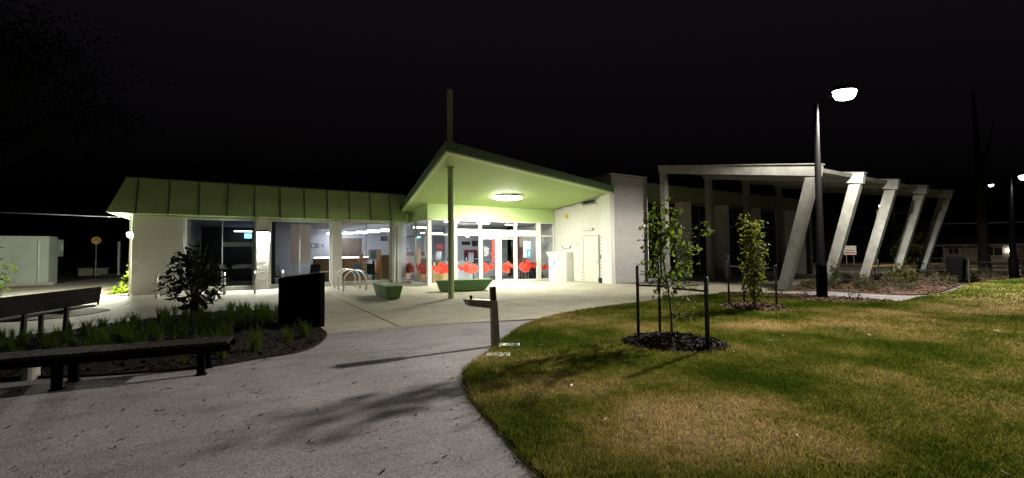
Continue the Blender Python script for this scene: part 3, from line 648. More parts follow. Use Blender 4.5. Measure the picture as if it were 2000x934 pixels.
# ------------------------------------------------------------------ pergola
PG = thing('pergola', 'pale concrete pergola with leaning outer columns beside the library', 'pergola', (24, 11, 0))
def pgp(name, mb, material=CONC_COL, **k): return build(name, mb, material, PG, world=True, **k)
RZ = lambda y: 4.50 + (y - 7.38) * (5.64 - 4.50) / (14.08 - 7.38)      # top of the rafters
for i in range(5):
    x = 17.2 + 3.45 * i
    pgp('rafter', MB().hexa([(x - .11, 7.36, 4.10), (x + .11, 7.36, 4.10), (x + .11, 14.3, RZ(14.3) - .34), (x - .11, 14.3, RZ(14.3) - .34)], [(x - .11, 7.30, 4.50), (x + .11, 7.30, 4.50), (x + .11, 14.3, RZ(14.3)), (x - .11, 14.3, RZ(14.3))]), fix=True)
    m_ = MB()
    m_.hexa([(x - .09, 8.93, 0), (x + .09, 8.93, 0), (x + .09, 8.59, 0), (x - .09, 8.59, 0)], [(x - .09, 7.82, 4.12), (x + .09, 7.82, 4.12), (x + .09, 7.46, 4.09), (x - .09, 7.46, 4.09)])
    pgp('leaning_column', m_, fix=True)
    pgp('flange', MB().hexa([(x - .135, 8.589, 0), (x + .135, 8.589, 0), (x + .135, 8.55, 0), (x - .135, 8.55, 0)], [(x - .135, 7.459, 4.09), (x + .135, 7.459, 4.09), (x + .135, 7.42, 4.088), (x - .135, 7.42, 4.088)]), fix=True)
    pgp('column', MB().box(x - .13, x + .13, 13.93, 14.2, 0, RZ(14) - .345))
    if i < 4:
        a, b = x + .112, x + 3.45 - .112
        pgp('roof_panel', MB().hexa([(a, 7.72, RZ(7.72) - .17), (b, 7.72, RZ(7.72) - .17), (b, 14.3, RZ(14.3) - .17), (a, 14.3, RZ(14.3) - .17)], [(a, 7.66, RZ(7.66) - .03), (b, 7.66, RZ(7.66) - .03), (b, 14.3, RZ(14.3) - .03), (a, 14.3, RZ(14.3) - .03)]), fix=True)
    pgp('rafter_cap', MB().hexa([(x - .15, 7.28, 4.501), (x + .15, 7.28, 4.501), (x + .15, 14.32, RZ(14.32) + .001), (x - .15, 14.32, RZ(14.32) + .001)], [(x - .15, 7.28, 4.53), (x + .15, 7.28, 4.53), (x + .15, 14.32, RZ(14.32) + .03), (x - .15, 14.32, RZ(14.32) + .03)]), fix=True)

# ------------------------------------------------------------------ street lamps
def lamp_post(name, label, base, hgt, head_off, watts, color=(1, 0.94, 0.83), hs=1.0, r0=0.085, lens_e=9.0, batwing=True, group=None, back=1.0):
    t = thing(name, label, 'street lamp', base, 0, group)
    build('pole', MB().lathe([(r0 * 1.35, 0), (r0 * 1.35, 1.0), (r0 * 1.3, 1.02), (r0, 1.04), (r0 * 0.6, hgt)], seg=16), POLEM, t, smooth=True)
    build('base_plate', MB().lathe([(r0 * 2, 0.0), (r0 * 2, 0.03)], seg=16), POLEM, t)
    hx, hy, hz = head_off
    d = Vector((hx, hy)).normalized() if abs(hx) + abs(hy) > 0 else Vector((1, 0)); az = math.atan2(d[1], d[0])
    build('arm', MB().tube([(0, 0, hgt - 0.05), (hx * 0.5, hy * 0.5, hgt + (hz - hgt) * 0.55), (hx * 0.75, hy * 0.75, hz)], 0.03 * hs), POLEM, t, smooth=True)
    def rotp(p): c, s = math.cos(az), math.sin(az); return (hx + p[0] * c - p[1] * s, hy + p[0] * s + p[1] * c, hz + p[2])
    hm = MB().lathe([(0.36 * hs, -0.02 * hs), (0.38 * hs, 0.03 * hs), (0.28 * hs, 0.12 * hs), (0.1 * hs, 0.15 * hs)], (0, 0, 0), 24, 1.0, 0.62); hm.v = [rotp(p) for p in hm.v]
    build('housing', hm, POLEM, t, smooth=True)
    lm = MB().lathe([(0.08 * hs, -0.30 * hs), (0.24 * hs, -0.26 * hs), (0.31 * hs, -0.14 * hs), (0.33 * hs, -0.022 * hs)], (0, 0, 0), 24, 1.0, 0.64); lm.v = [rotp(p) for p in lm.v]
    build('lens', lm, emis('lens_%d' % int(lens_e), color, lens_e), t, smooth=True)
    if watts:
        ld = bpy.data.lights.new('lamp_light', 'POINT'); ld.energy = watts; ld.color = color; ld.shadow_soft_size = 0.17
        lo = bpy.data.objects.new('lamp_light', ld); COL.objects.link(lo); lo.parent = t; lo.location = (hx, hy, hz - 0.36 * hs)
        if batwing:       # photometric curve of a road luminaire: more light towards 65 degrees, cut off above
            ld.use_nodes = True; n = ld.node_tree; em = n.nodes['Emission']
            tc = n.nodes.new('ShaderNodeTexCoord'); sp = n.nodes.new('ShaderNodeSeparateXYZ'); n.links.new(tc.outputs['Normal'], sp.inputs[0])
            ng = n.nodes.new('ShaderNodeMath'); ng.operation = 'MULTIPLY'; ng.inputs[1].default_value = -1; n.links.new(sp.outputs[2], ng.inputs[0])
            rp = n.nodes.new('ShaderNodeValToRGB'); cr = rp.color_ramp; n.links.new(ng.outputs[0], rp.inputs[0])
            cr.elements[0].position = 0.0; cr.elements[0].color = (0.0,) * 3 + (1,)
            cr.elements[1].position = 1.0; cr.elements[1].color = (0.13,) * 3 + (1,)
            for p_, v_ in ((0.14, 0.02), (0.24, 0.28), (0.33, 0.80), (0.42, 1.0), (0.6, 0.6), (0.8, 0.24)):
                e = cr.elements.new(p_); e.color = (v_,) * 3 + (1,)
            mr = n.nodes.new('ShaderNodeMapRange'); mr.inputs[1].default_value = -0.05; mr.inputs[2].default_value = 0.38; mr.inputs[3].default_value = 1.0; mr.inputs[4].default_value = back
            n.links.new(sp.outputs[1], mr.inputs[0])      # forward-throw optic: less light to the building side
            mu_ = n.nodes.new('ShaderNodeMath'); mu_.operation = 'MULTIPLY'; n.links.new(rp.outputs[0], mu_.inputs[0]); n.links.new(mr.outputs[0], mu_.inputs[1])
            n.links.new(mu_.outputs[0], em.inputs['Strength'])
    return t
lamp_post('street_lamp', 'black street lamp post glowing brightly in front of the leaning columns', (15.41, 6.67, 0.03), 6.15, (0.70, -0.52, 6.52), LAMP_W, hs=1.05, r0=0.11, back=0.27)
lamp_post('street_lamp', 'lit park lamp on a dark post at the far right lawn edge', (32.27, 5.54, 0.0), 5.0, (0.45, -0.45, 5.1), 120, hs=0.8, r0=0.13, group='distant street lamps')
lamp_post('street_lamp', 'distant lit street lamp high above the house at right', (60.0, 12.4, 0.0), 7.3, (-0.9, -1.1, 7.45), 220, hs=.65, r0=0.1, lens_e=8.0, color=(1, 0.85, 0.7))
lamp_post('street_lamp', 'small distant street lamp seen between the leaning columns', (48.0, 16.2, -0.04), 5.25, (-0.55, -0.45, 5.45), 1500, hs=0.55, r0=0.07, lens_e=8.0, color=(1, 0.86, 0.66))
lamp_post('street_lamp', 'street lamp behind the viewer across the path', (2.6, -9.2, 0.0), 6.2, (0.0, 0.8, 6.5), LAMP_W * 0.05, hs=1.0, r0=0.1)

# ------------------------------------------------------------------ bike hoops
def hoop(w_, h_, feet=True):
    pts = [(-w_ / 2, 0, 0), (-w_ / 2, 0, h_ * 0.42)]
    for a in range(0, 181, 15):
        t = R(180 - a); pts.append((math.cos(t) * w_ / 2, 0, h_ * 0.45 + math.sin(t) * (h_ * 0.55)))
    pts += [(w_ / 2, 0, h_ * 0.42), (w_ / 2, 0, 0)]
    return MB().tube(pts, 0.031, 10)
def hoop_thing(x, y, rz, label, group):
    t = thing('bike_hoop', label, 'bike rack', (x, y, 0), rz, group)
    build('hoop', hoop(1.08, 0.88), STEEL, t, smooth=True)
    for s in (-1, 1): build('flange', MB().lathe([(0.07, 0.0), (0.07, 0.008)], (s * 0.54, 0, 0), 14), STEEL, t)
    return t
ha = math.atan2(0.44, 1.03)
hp = hoop_thing(3.94, 19.18, ha, 'steel bike hoop standing nearest the green block seat', 'bike hoops by the third window')
copy_tree(hp, (3.92, 20.28, 0), label='steel bike hoop in the middle of the overlapping three')
copy_tree(hp, (3.94, 21.4, 0), label='steel bike hoop closest to the third brick pier')
h0 = hoop_thing(-2.77, 20.87, R(90), 'steel bike hoop in front of the wide white brick pier', 'bike hoops in a row along the wing')
for x, l in ((-1.74, 'steel bike hoop hidden behind the dark leafy shrub'), (-0.71, 'steel bike hoop right of the dark leafy shrub'), (0.32, 'steel bike hoop in front of the floodlit narrow pier'), (1.35, 'steel bike hoop just left of the black sign')):
    copy_tree(h0, (x, 20.87, 0), label=l)

# ------------------------------------------------------------------ green block seats
def block_seat(label, cx, cy, rz, L_, W_, e0, e1, s_):
    t = thing('block_seat', label, 'bench', (cx, cy, 0), rz, 'green faceted block seats')
    bt = [(-L_ / 2 + e0, -W_ / 2 + s_, 0.03), (L_ / 2 - e1, -W_ / 2 + s_, 0.03), (L_ / 2 - e1, W_ / 2 - s_, 0.03), (-L_ / 2 + e0, W_ / 2 - s_, 0.03)]
    tp = [(-L_ / 2, -W_ / 2, 0.455), (L_ / 2, -W_ / 2, 0.455), (L_ / 2, W_ / 2, 0.455), (-L_ / 2, W_ / 2, 0.455)]
    build('body', MB().hexa(bt, tp), BENCHG, t, fix=True, bevel=0.012)
    build('seat_top', MB().hexa([(p[0] * .985, p[1] * .97, .456) for p in tp], [(p[0] * .985, p[1] * .97, .468) for p in tp]), mat('green_seat_top', (0.13, 0.21, 0.075), 0.55, var=0.1, scale=5), t, fix=True)
    build('plinth', MB().box(-L_ / 2 + e0 + .1, L_ / 2 - e1 - .1, -W_ / 2 + s_ + .05, W_ / 2 - s_ - .05, 0, .029), BLACK, t)
block_seat('green block seat end on beside the bike hoops', 4.28, 15.6, R(86.5), 2.4, 0.56, 0.16, 0.3, 0.07)
block_seat('long green block seat behind the canopy mast', 7.62, 16.25, R(-15), 2.3, 0.55, 0.16, 0.34, 0.07)

# ------------------------------------------------------------------ black sign seen from behind
sx, sy = 1.02, 10.43; sd = Vector((1.38 - 0.69, 9.80 - 11.05)); sl = sd.length; sa = math.atan2(sd[1], sd[0])
sg = thing('totem_sign', 'black monolith sign with sloping metal top in the garden bed', 'sign', (sx, sy, 0.03), sa)
build('panel', MB().hexa([(-sl / 2, -.06, 0), (sl / 2, -.06, 0), (sl / 2, .06, 0), (-sl / 2, .06, 0)], [(-sl / 2, -.06, .98), (sl / 2, -.06, 1.12), (sl / 2, .06, 1.12), (-sl / 2, .06, .98)]), BLACKM, sg, fix=True, bevel=0.01)
build('top_cap', MB().hexa([(-sl / 2 - .01, -.07, .981), (sl / 2 + .01, -.07, 1.122), (sl / 2 + .01, .16, 1.135), (-sl / 2 - .01, .16, .995)], [(-sl / 2 - .01, -.07, .995), (sl / 2 + .01, -.07, 1.137), (sl / 2 + .01, .16, 1.15), (-sl / 2 - .01, .16, 1.01)]), STEEL, sg, fix=True)

# ------------------------------------------------------------------ timber benches
fb = thing('timber_bench', 'backless dark slatted timber bench along the path edge', 'bench', (-1.86, 7.22, 0), math.atan2(-0.2, 1.39) * 0.85)
x = -1.75; sm = None
while x < 1.72:
    o = None
    if sm is None: sm = build('slat', MB().box(-.03, .03, -.24, .24, .37, .405), TIMBER, fb, bevel=0.004); o = sm
    else: o = sm.copy(); COL.objects.link(o); o.parent = fb
    o.location = (x, random.uniform(-.004, .004), random.uniform(-.002, .002)); x += 0.073
for y in (-.2, .2): build('rail', MB().box(-1.78, 1.74, y - .025, y + .025, .28, .369), POLEM, fb)
for lx in (-1.3, 0.05, 1.42):
    for y in (-.19, .19): build('leg', MB().box(lx - .04, lx + .04, y - .035, y + .035, 0.0, .279), POLEM, fb)
    for y in (-.19, .19): build('foot', MB().box(lx - .06, lx + .06, y - .05, y + .05, 0.0, .012), POLEM, fb)
tag(build('short_bollard', MB().lathe([(.085, 0), (.085, .30), (.07, .315)], (-2.28, 7.83, 0), 16), mat('pale_plastic', (.30, .28, .25), .7, var=.1), smooth=False), 'short pale grey stub post beneath the backless bench', 'bollard')
bb = thing('park_bench', 'dark bench with tall backrest seen from behind on the plaza', 'bench', (-3.28, 12.1, 0), math.atan2(2.4, 0.67))
for z0, z1 in ((.49, .604), (.608, .722), (.726, .84)):
    ya, yb = -.02 - .09 * (z0 - .49), -.02 - .09 * (z1 - .49); build('back_slat', MB().hexa([(-2.4, ya, z0), (1.48, ya, z0), (1.48, ya + .035, z0), (-2.4, ya + .035, z0)], [(-2.4, yb, z1), (1.51, yb, z1), (1.51, yb + .035, z1), (-2.4, yb + .035, z1)]), TIMBER, bb, fix=True)
for y in (.12, .25, .38, .51): build('seat_slat', MB().box(-2.4, 1.45, y - .055, y + .055, .40, .435), TIMBER, bb)
for lx in (-1.9, -0.55, 0.55):
    build('back_leg', MB().hexa([(lx - .035, .03, 0), (lx + .035, .03, 0), (lx + .035, .1, 0), (lx - .035, .1, 0)], [(lx - .035, .016, .82), (lx + .035, .016, .82), (lx + .035, .05, .82), (lx - .035, .05, .82)]), BLACK, bb, fix=True)
    build('front_leg', MB().box(lx - .03, lx + .03, .44, .50, 0, .345), BLACK, bb)
    build('seat_bracket', MB().box(lx - .03, lx + .03, .101, .53, .346, .399), BLACK, bb)
build('end_bar', MB().bar((1.47, .0, .43), (1.50, -.03, .8), .03), BLACK, bb); build('end_rail', MB().bar((1.43, .02, .41), (1.43, .55, .38), .04), BLACK, bb)

# ------------------------------------------------------------------ drinking fountain
df = thing('drinking_fountain', 'weathered metal drinking fountain with side basin at the lawn edge', 'fountain', (3.49, 6.26, 0.0), R(-4))
build('post', MB().hexa([(-.075, -.05, 0), (.06, -.05, 0), (.06, .05, 0), (-.075, .05, 0)], [(-.085, -.04, .74), (.02, -.04, .74), (.02, .04, .74), (-.085, .04, .74)]), DARKST, df, fix=True, bevel=0.008)
build('head', MB().hexa([(-.085, -.035, .741), (.005, -.035, .741), (.005, .035, .741), (-.085, .035, .741)], [(-.095, -.035, .96), (-.012, -.035, .97), (-.012, .035, .97), (-.095, .035, .96)]), mat('dark_bronze', (.05, .045, .045), .35, .7, var=.2), df, fix=True)
bs_ = build('basin', MB().hexa([(-.48, -.09, .685), (-.086, -.09, .62), (-.086, .09, .62), (-.48, .09, .685)], [(-.53, -.11, .785), (-.086, -.11, .745), (-.086, .11, .745), (-.53, .11, .785)]), DARKST, df, fix=True)
build('tray', MB().hexa([(-.50, -.085, .787), (-.10, -.085, .75), (-.10, .085, .75), (-.50, .085, .787)], [(-.50, -.085, .79), (-.10, -.085, .753), (-.10, .085, .753), (-.50, .085, .79)]), STEEL, bs_, fix=True)
build('bubbler', MB().lathe([(.02, .785), (.02, .815), (.028, .82), (.02, .845)], (-.43, 0, 0), 12), BLACK, bs_, smooth=True)
build('foot_plate', MB().box(-.1, .09, -.075, .075, .0, .012), DARKST, df)
for (cx, cy, rz, l) in ((3.66, 6.12, R(-32), 'pale slotted drain cover touching the fountain foot'), (3.17, 5.62, R(-32), 'pale slotted drain cover sunk in the lawn corner')):
    dg = thing('drain_cover', l, 'drain cover', (cx, cy, .02), rz, 'drain covers by the fountain')
    build('plate', MB().box(-.17, .17, -.1, .1, 0, .012), mat('galvanised', (.55, .55, .52), .45, .3, var=.1, scale=12), dg)
    for k in range(7): build('slot', MB().box(-.02 + k * .024, -.008 + k * .024, -.08, .08, .0125, .015), BLACKM, dg)

# ------------------------------------------------------------------ leaves
def leaf_batch(centres, size, droop=0.5, width=0.55, seed=1, bend=0.15, upward=0.0):
    """folded six-point leaves; centres Nx3 -> verts, tris"""
    r = np.random.default_rng(seed); k = len(centres)
    a = r.uniform(0, 6.283, k); el = r.normal(-droop, 0.45, k) + upward
    d = np.stack([np.cos(a) * np.cos(el), np.sin(a) * np.cos(el), np.sin(el)], 1)
    s_ = np.stack([-np.sin(a), np.cos(a), np.zeros(k)], 1) + r.normal(0, .35, (k, 3)); s_ -= d * (s_ * d).sum(1)[:, None]; s_ /= np.linalg.norm(s_, axis=1)[:, None]
    n = np.cross(s_, d); L_ = size * r.uniform(.65, 1.25, (k, 1)); W_ = L_ * width * r.uniform(.8, 1.15, (k, 1)) / 2
    c = centres
    p0 = c; pm = c + d * L_ * .5 + n * L_ * bend; p1 = c + d * L_ - n * L_ * bend * .6
    q1 = c + d * L_ * .35 + s_ * W_ + n * L_ * (bend + .1); q2 = c + d * L_ * .35 - s_ * W_ + n * L_ * (bend + .1)
    q3 = c + d * L_ * .72 + s_ * W_ * .72 + n * L_ * .08; q4 = c + d * L_ * .72 - s_ * W_ * .72 + n * L_ * .08
    V = np.stack([p0, q1, q3, p1, q4, q2, pm], 1).reshape(-1, 3); i = np.arange(k)[:, None] * 7
    T = np.concatenate([i + [0, 1, 6], i + [1, 2, 6], i + [2, 3, 6], i + [3, 4, 6], i + [4, 5, 6], i + [5, 0, 6]], 1).reshape(-1, 3)
    return V, T
def sapling(name, label, loc, trunk, branches, leafm, lsize, n_per, seed, spread=.10):
    """trunk: list of (u,d,z) with u = towards picture right; branches: (start z, end u,d,z, leaf weight)"""
    t = thing(name, label, 'tree', loc)
    v = Vector((loc[0], loc[1])).normalized(); rr = Vector((v[1], -v[0])); r = np.random.default_rng(seed)
    W3 = lambda p: Vector((rr[0] * p[0] + v[0] * p[1], rr[1] * p[0] + v[1] * p[1], p[2]))
    tp = [W3(p) for p in trunk]; kk = len(tp)
    build('trunk', MB().tube(tp, [.020 * (1 - .75 * i / (kk - 1)) + .003 for i in range(kk)], 8), BARK, t, smooth=True)
    def tat(z):
        for a, b in zip(trunk[:-1], trunk[1:]):
            if a[2] <= z <= b[2]:
                f = (z - a[2]) / (b[2] - a[2] + 1e-9); return Vector(a).lerp(Vector(b), f)
        return Vector(trunk[-1])
    bm_ = MB(); C_ = []
    for (z0, u, d_, z1, wgt) in branches:
        a = tat(z0); b = Vector((u, d_, z1)); mid = a.lerp(b, .5) + Vector((0, 0, .06 * abs(b[0] - a[0])))
        bm_.tube([W3(a), W3(mid), W3(b)], [.008, .006, .003], 5)
        for _ in range(int(n_per * wgt)):
            f = r.uniform(.35, 1.08); q = a.lerp(mid, f * 2) if f < .5 else mid.lerp(b, (f - .5) * 2)
            p = W3(q); C_.append((p[0] + r.normal(0, spread), p[1] + r.normal(0, spread), p[2] + r.normal(0, spread * .9)))
    build('branches', bm_, BARK, t, smooth=True)
    V, T = leaf_batch(np.array(C_), lsize, .55, .6, seed); finish('crown', arr_mesh('crown', V, T), leafm, t)
    return t
# mulch mounds with ring of chips
def mound(name, label, cx, cy, rx, ry, rz, h, material, n, cs):
    dome = lambda P_: 0.02 + h * np.clip(1 - (((P_[:, 0] - cx) * math.cos(rz) + (P_[:, 1] - cy) * math.sin(rz)) / rx) ** 2 - ((-(P_[:, 0] - cx) * math.sin(rz) + (P_[:, 1] - cy) * math.cos(rz)) / ry) ** 2, 0, 1) ** .7
    m_ = MB(); seg = 28; rings = 6
    for i in range(rings + 1):
        f = 1 - i / rings
        for j in range(seg):
            t = 6.2832 * j / seg; ww = 1 + .09 * math.sin(3 * t + cx) + .05 * math.sin(7 * t)
            x = rx * f * math.cos(t) * ww; y = ry * f * math.sin(t) * ww
            m_.v.append((cx + x * math.cos(rz) - y * math.sin(rz), cy + x * math.sin(rz) + y * math.cos(rz), .018 + h * max(0, 1 - f * f) ** .7 + random.uniform(-.012, .012) * (f < .98)))
    for i in range(rings):
        for j in range(seg):
            q = (j + 1) % seg; m_.f.append((i * seg + j, i * seg + q, (i + 1) * seg + q, (i + 1) * seg + j))
    mo = tag(build(name, m_, material, smooth=True), label, 'mulch', kind='stuff')
    poly = [(cx + rx * 1.04 * math.cos(t) * math.cos(rz) - ry * 1.04 * math.sin(t) * math.sin(rz), cy + rx * 1.04 * math.cos(t) * math.sin(rz) + ry * 1.04 * math.sin(t) * math.cos(rz)) for t in np.linspace(0, 6.2, 30)]
    chips(name + '_chips', poly, n, 0, cs, material, dome, label=label.replace('mound', 'chips'))
va = math.atan2(-.78, .626)
mound('mulch_mound', 'dark mulch mound round the near young tree', 5.92, 4.72, .80, .62, va, .13, MULCH, 2600, .05)
mound('mulch_mound', 'brown mulch mound round the second young tree', 11.4, 6.55, .78, .75, va, .10, MULCHR, 1800, .07)
sapling('young_tree', 'thin young tree with sparse drooping leaves between three stakes on the lawn', (6.09, 4.89, .08),
        [(0, 0, 0), (.0, .02, .35), (-.04, .0, .8), (-.10, .02, 1.2), (-.13, 0, 1.7), (-.14, 0, 2.2)],
        [(1.7, -.14, 0, 2.30, 1.3), (1.5, -.32, .1, 2.12, 1.5), (1.45, .06, -.1, 2.05, 1.6), (1.5, -.06, .15, 1.86, 1.2), (1.25, -.38, -.1, 1.72, 1.3), (1.3, .12, .12, 1.72, 1.4), (1.2, -.2, .05, 1.55, 1.0), (.95, .36, .1, 1.55, 1.0), (1.0, .55, -.1, 1.78, 1.1), (.9, .30, -.1, 1.28, 1.2), (.85, -.34, .12, 1.26, 1.3), (.8, -.38, -.1, 1.05, .9), (.8, .15, .1, 1.08, .9), (.7, .30, .15, .92, .8), (.65, -.15, -.15, .82, .7), (.35, .22, .05, .62, .7), (.3, .34, -.05, .42, .35), (.3, .12, .05, .36, .3)],
        LEAF1, .118, 28, 3, .08)
tb = []
for i in range(26):
    z = .35 + i * .075; a = i * 2.4; rr_ = .20 * (1 - .35 * abs(i / 26 - .45))
    tb.append((max(.15, z - .18), rr_ * math.cos(a), rr_ * math.sin(a), z + .05, 1.0))
sapling('young_tree', 'compact leafy young tree with stakes nearer the leaning columns', (11.06, 6.32, .08), [(0, 0, 0), (.0, 0, .6), (-.02, 0, 1.3), (-.06, 0, 2.2)], tb, LEAF2, .11, 34, 5, .09)
def stake(label, x, y, h, r_=.026):
    t = thing('tree_stake', label, 'stake', (x, y, .0), 0, 'tree stakes')
    build('post', MB().lathe([(r_, 0), (r_ * .95, h - .01), (r_ * .6, h)], seg=10), BLACK, t, smooth=True)
    build('tie_band', MB().lathe([(r_ + .006, h * .73), (r_ + .006, h * .73 + .04)], seg=10), BLACK, t)
    return t
for a in ((5.57, 5.14, 1.28, 'black stake left of the near young tree'), (5.96, 4.14, 1.12, 'thick black stake right of the near young tree'), (6.43, 5.42, 1.3, 'black stake just behind the near young tree'),
          (11.34, 7.19, 1.37, 'left black stake of the second young tree'), (12.01, 6.28, 1.13, 'right black stake of the second young tree'), (12.5, 7.45, 1.1, 'rear black stake of the second young tree')):
    stake(a[3], a[0], a[1], a[2], .034 if 'thick' in a[3] else .026)
def tie(label, a, b):
    tag(build('tree_tie', MB().bar(a, b, .008, .03), BLACK), label, 'tree tie', 'tree ties')
tie('black strap from left stake to the near young tree', (5.57, 5.14, .95), (6.03, 4.93, .93)); tie('black strap from rear stake to the near young tree', (6.43, 5.42, .95), (6.06, 4.95, .95))
tie('black strap from thick stake to the near young tree', (5.96, 4.14, .9), (6.05, 4.83, .9))
tie('strap from left stake to the second young tree', (11.34, 7.19, 1.1), (11.06, 6.38, 1.08)); tie('strap from right stake to the second young tree', (12.01, 6.28, 1.05), (11.1, 6.32, 1.05))

# ------------------------------------------------------------------ dark shrub in the bed
sh = thing('broadleaf_shrub', 'dark broad leaved shrub silhouetted against the lit plaza', 'shrub', (-.98, 11.54, .03))
r = np.random.default_rng(11); v = Vector((-.085, .996)); rr = Vector((.996, .085)); bm_ = MB(); C_ = []
bm_.tube([(0, 0, 0), (.01, 0, .35), (.02, .01, .5)], [.04, .034, .03], 8)
for i in range(40):
    a = r.uniform(0, 6.28); rad = .70 * math.sqrt(r.uniform(.03, 1)); z = r.uniform(.6, 1.86)
    rad *= (1.0 if .7 < z < 1.5 else .66)
    e = Vector((rad * math.cos(a), rad * .8 * math.sin(a), z)); st = Vector((.02, .01, min(z - .15, r.uniform(.3, .8))))
    mid = st.lerp(e, .55) + Vector((0, 0, -.04)); bm_.tube([st, mid, e], [.014, .009, .004], 5)
    for _ in range(11):
        f = r.uniform(.45, 1.05); q = st.lerp(mid, f * 2) if f < .5 else mid.lerp(e, (f - .5) * 2); C_.append((q[0] + r.normal(0, .035), q[1] + r.normal(0, .035), q[2] + r.normal(0, .035)))
build('stem', bm_, BARK, sh, smooth=True)
V, T = leaf_batch(np.array(C_), .215, .3, .42, 12, .1); finish('foliage', arr_mesh('foliage', V, T), LEAFD, sh)

# ------------------------------------------------------------------ strappy tufts
def tuft_mesh(name, n, L_, seed, wd=.012):
    r = np.random.default_rng(seed); V = []; T = []; b = 0
    for _ in range(n):
        a = r.uniform(0, 6.28); l = L_ * r.uniform(.55, 1.15); k = 4; x, y = r.normal(0, .035, 2); sp = r.uniform(.12, .6); s = np.array([-math.sin(a), math.cos(a), 0])
        for i in range(k + 1):
            f = i / k; rad = sp * l * f ** 1.3; z = l * (f - .32 * sp * f ** 2.6); ww = wd * (1 - f ** 2) + .0015
            c = np.array([x + math.cos(a) * rad, y + math.sin(a) * rad, z]); V += [c - s * ww / 2, c + s * ww / 2]
        for i in range(k): q = b + 2 * i; T += [(q, q + 1, q + 3), (q, q + 3, q + 2)]
        b += 2 * (k + 1)
    me = arr_mesh(name, np.array(V), np.array(T)); me.materials.append(LEAFT); return me
TU = [tuft_mesh('strap_tuft', 55, .42, 20 + i) for i in range(4)]
def tuft(x, y, s, label, group='strappy grass tufts in the front bed', i=0, z=.03):
    o = bpy.data.objects.new('strap_tuft', TU[i % 4]); COL.objects.link(o); o.location = (x, y, z); o.rotation_euler = (0, 0, random.uniform(0, 6.28)); o.scale = (s, s, s * random.uniform(.85, 1.15))
    tag(o, label, 'plant', group)
tuft(.14, 7.95, .95, 'arching strappy tuft alone in mulch before the black sign', i=0); tuft(.62, 8.35, .75, 'small bright tuft in mulch near the bed tip', i=1); tuft(.92, 8.75, .9, 'upright bright tuft at the foot of the black sign', i=2); tuft(-.28, 7.62, .62, 'little tuft off the end of the slatted bench', i=3)
tuft(-.72, 7.5, .35, 'tiny tuft under the slatted bench by its leg', i=1)
bp_ = np.array(BED); cnt = 0; pts = []
while cnt < 135:
    x, y = random.uniform(-4.4, 1.0), random.uniform(8.6, 14.0)
    if not inpoly(np.array([[x, y]]), bp_)[0]: continue
    if math.hypot(x - sx, y - sy) < .75 or (x > .1 and y < 10.6) or math.hypot(x + .98, y - 11.54) < .25: continue
    if any(math.hypot(x - a, y - b) < .22 for a, b in pts): continue
    if random.random() > .35 + .65 * min(1, (y - 8.4) / 2.2): continue
    pts.append((x, y)); cnt += 1
    tuft(x, y, random.uniform(.55, .9) * (.75 if x < -2.2 else 1), 'green strappy grass tuft massed in the front bed behind the slatted bench', i=cnt)

# ------------------------------------------------------------------ corner plants, low shrubs
def bush(name, label, loc, n, rad, hgt, leafm, ls, seed, group=None, cat='shrub'):
    t = thing(name, label, cat, loc, 0, group); r = np.random.default_rng(seed); C_ = []; bm_ = MB()
    for _ in range(max(4, n // 14)):
        a = r.uniform(0, 6.28); q = rad * math.sqrt(r.uniform(0, 1)); z = hgt * r.uniform(.35, 1) * (1 - .35 * (q / rad) ** 2); e = Vector((q * math.cos(a), q * math.sin(a), z))
        bm_.tube([(0, 0, 0), e * .5 + Vector((0, 0, .05)), e], [.008, .006, .003], 4)
        for _ in range(14): C_.append((e[0] * r.uniform(.5, 1.1) + r.normal(0, .05), e[1] * r.uniform(.5, 1.1) + r.normal(0, .05), max(.03, e[2] * r.uniform(.45, 1.1))))
    build('stem', bm_, BARK, t); V, T = leaf_batch(np.array(C_), ls, .1, .5, seed); finish('foliage', arr_mesh('foliage', V, T), leafm, t); return t
bush('lime_plant', 'bright lime leafed plant at the library corner', (-4.25, 25.6, .03), 240, .38, 1.35, LEAFY, .2, 31)
bush('lime_plant', 'low lime strappy plant at the foot of the corner bed', (-4.42, 23.9, .03), 150, .36, .36, LEAFY, .24, 32)
for i, (x, y) in enumerate(((-4.2, 16.4), (-4.7, 17.2))): bush('low_plant', ('low yellow green plant in the small bed beyond the tall backed bench', 'low plant at the back of the small bed beyond the tall backed bench')[i], (x, y, .02), 70, .35, .3, LEAFY, .14, 40 + i)
sp_ = []
for i in range(46):
    for _ in range(30):
        x = random.uniform(18.4, 36); y = random.uniform(5.8, 9.2)
        if inpoly(np.array([[x, y]]), np.array(BEDB))[0] and all(math.hypot(x - a, y - b) > .75 for a, b in sp_): break
    sp_.append((x, y))
protos = [bush('low_shrub', 'low dusty shrub in the bed along the leaning columns', (0, 0, .04), 190, .42, .5, LEAFS, .09, 60 + k, 'low shrubs along the pergola') for k in range(4)]
for i, (x, y) in enumerate(sp_):
    o = protos[i] if i < 4 else copy_tree(protos[i % 4])
    o.location = (x, y, .04); o.rotation_euler = (0, 0, random.uniform(0, 6)); s = random.uniform(.7, 1.25); o.scale = (s, s, s)
for i, (x, y) in enumerate(((15.6, 8.0), (15.9, 7.2), (15.3, 5.7), (14.9, 8.6), (16.2, 6.0))):
    bush('wispy_shrub', 'sparse wispy seedling in mulch round the lamp post', (x if x < 15.7 else 15.55, y, .035), 26, .18, .42, LEAFS, .05, 80 + i, 'wispy seedlings by the lamp post')
bush('leafy_shrub', 'green leafy shrub inside low stakes by the third leaning column', (24.6, 7.6, .04), 620, .62, .95, LEAF2, .12, 91)
bush('leafy_shrub', 'green shrub at the second leaning column foot', (20.4, 8.35, .04), 200, .3, 1.0, LEAF1, .1, 92)
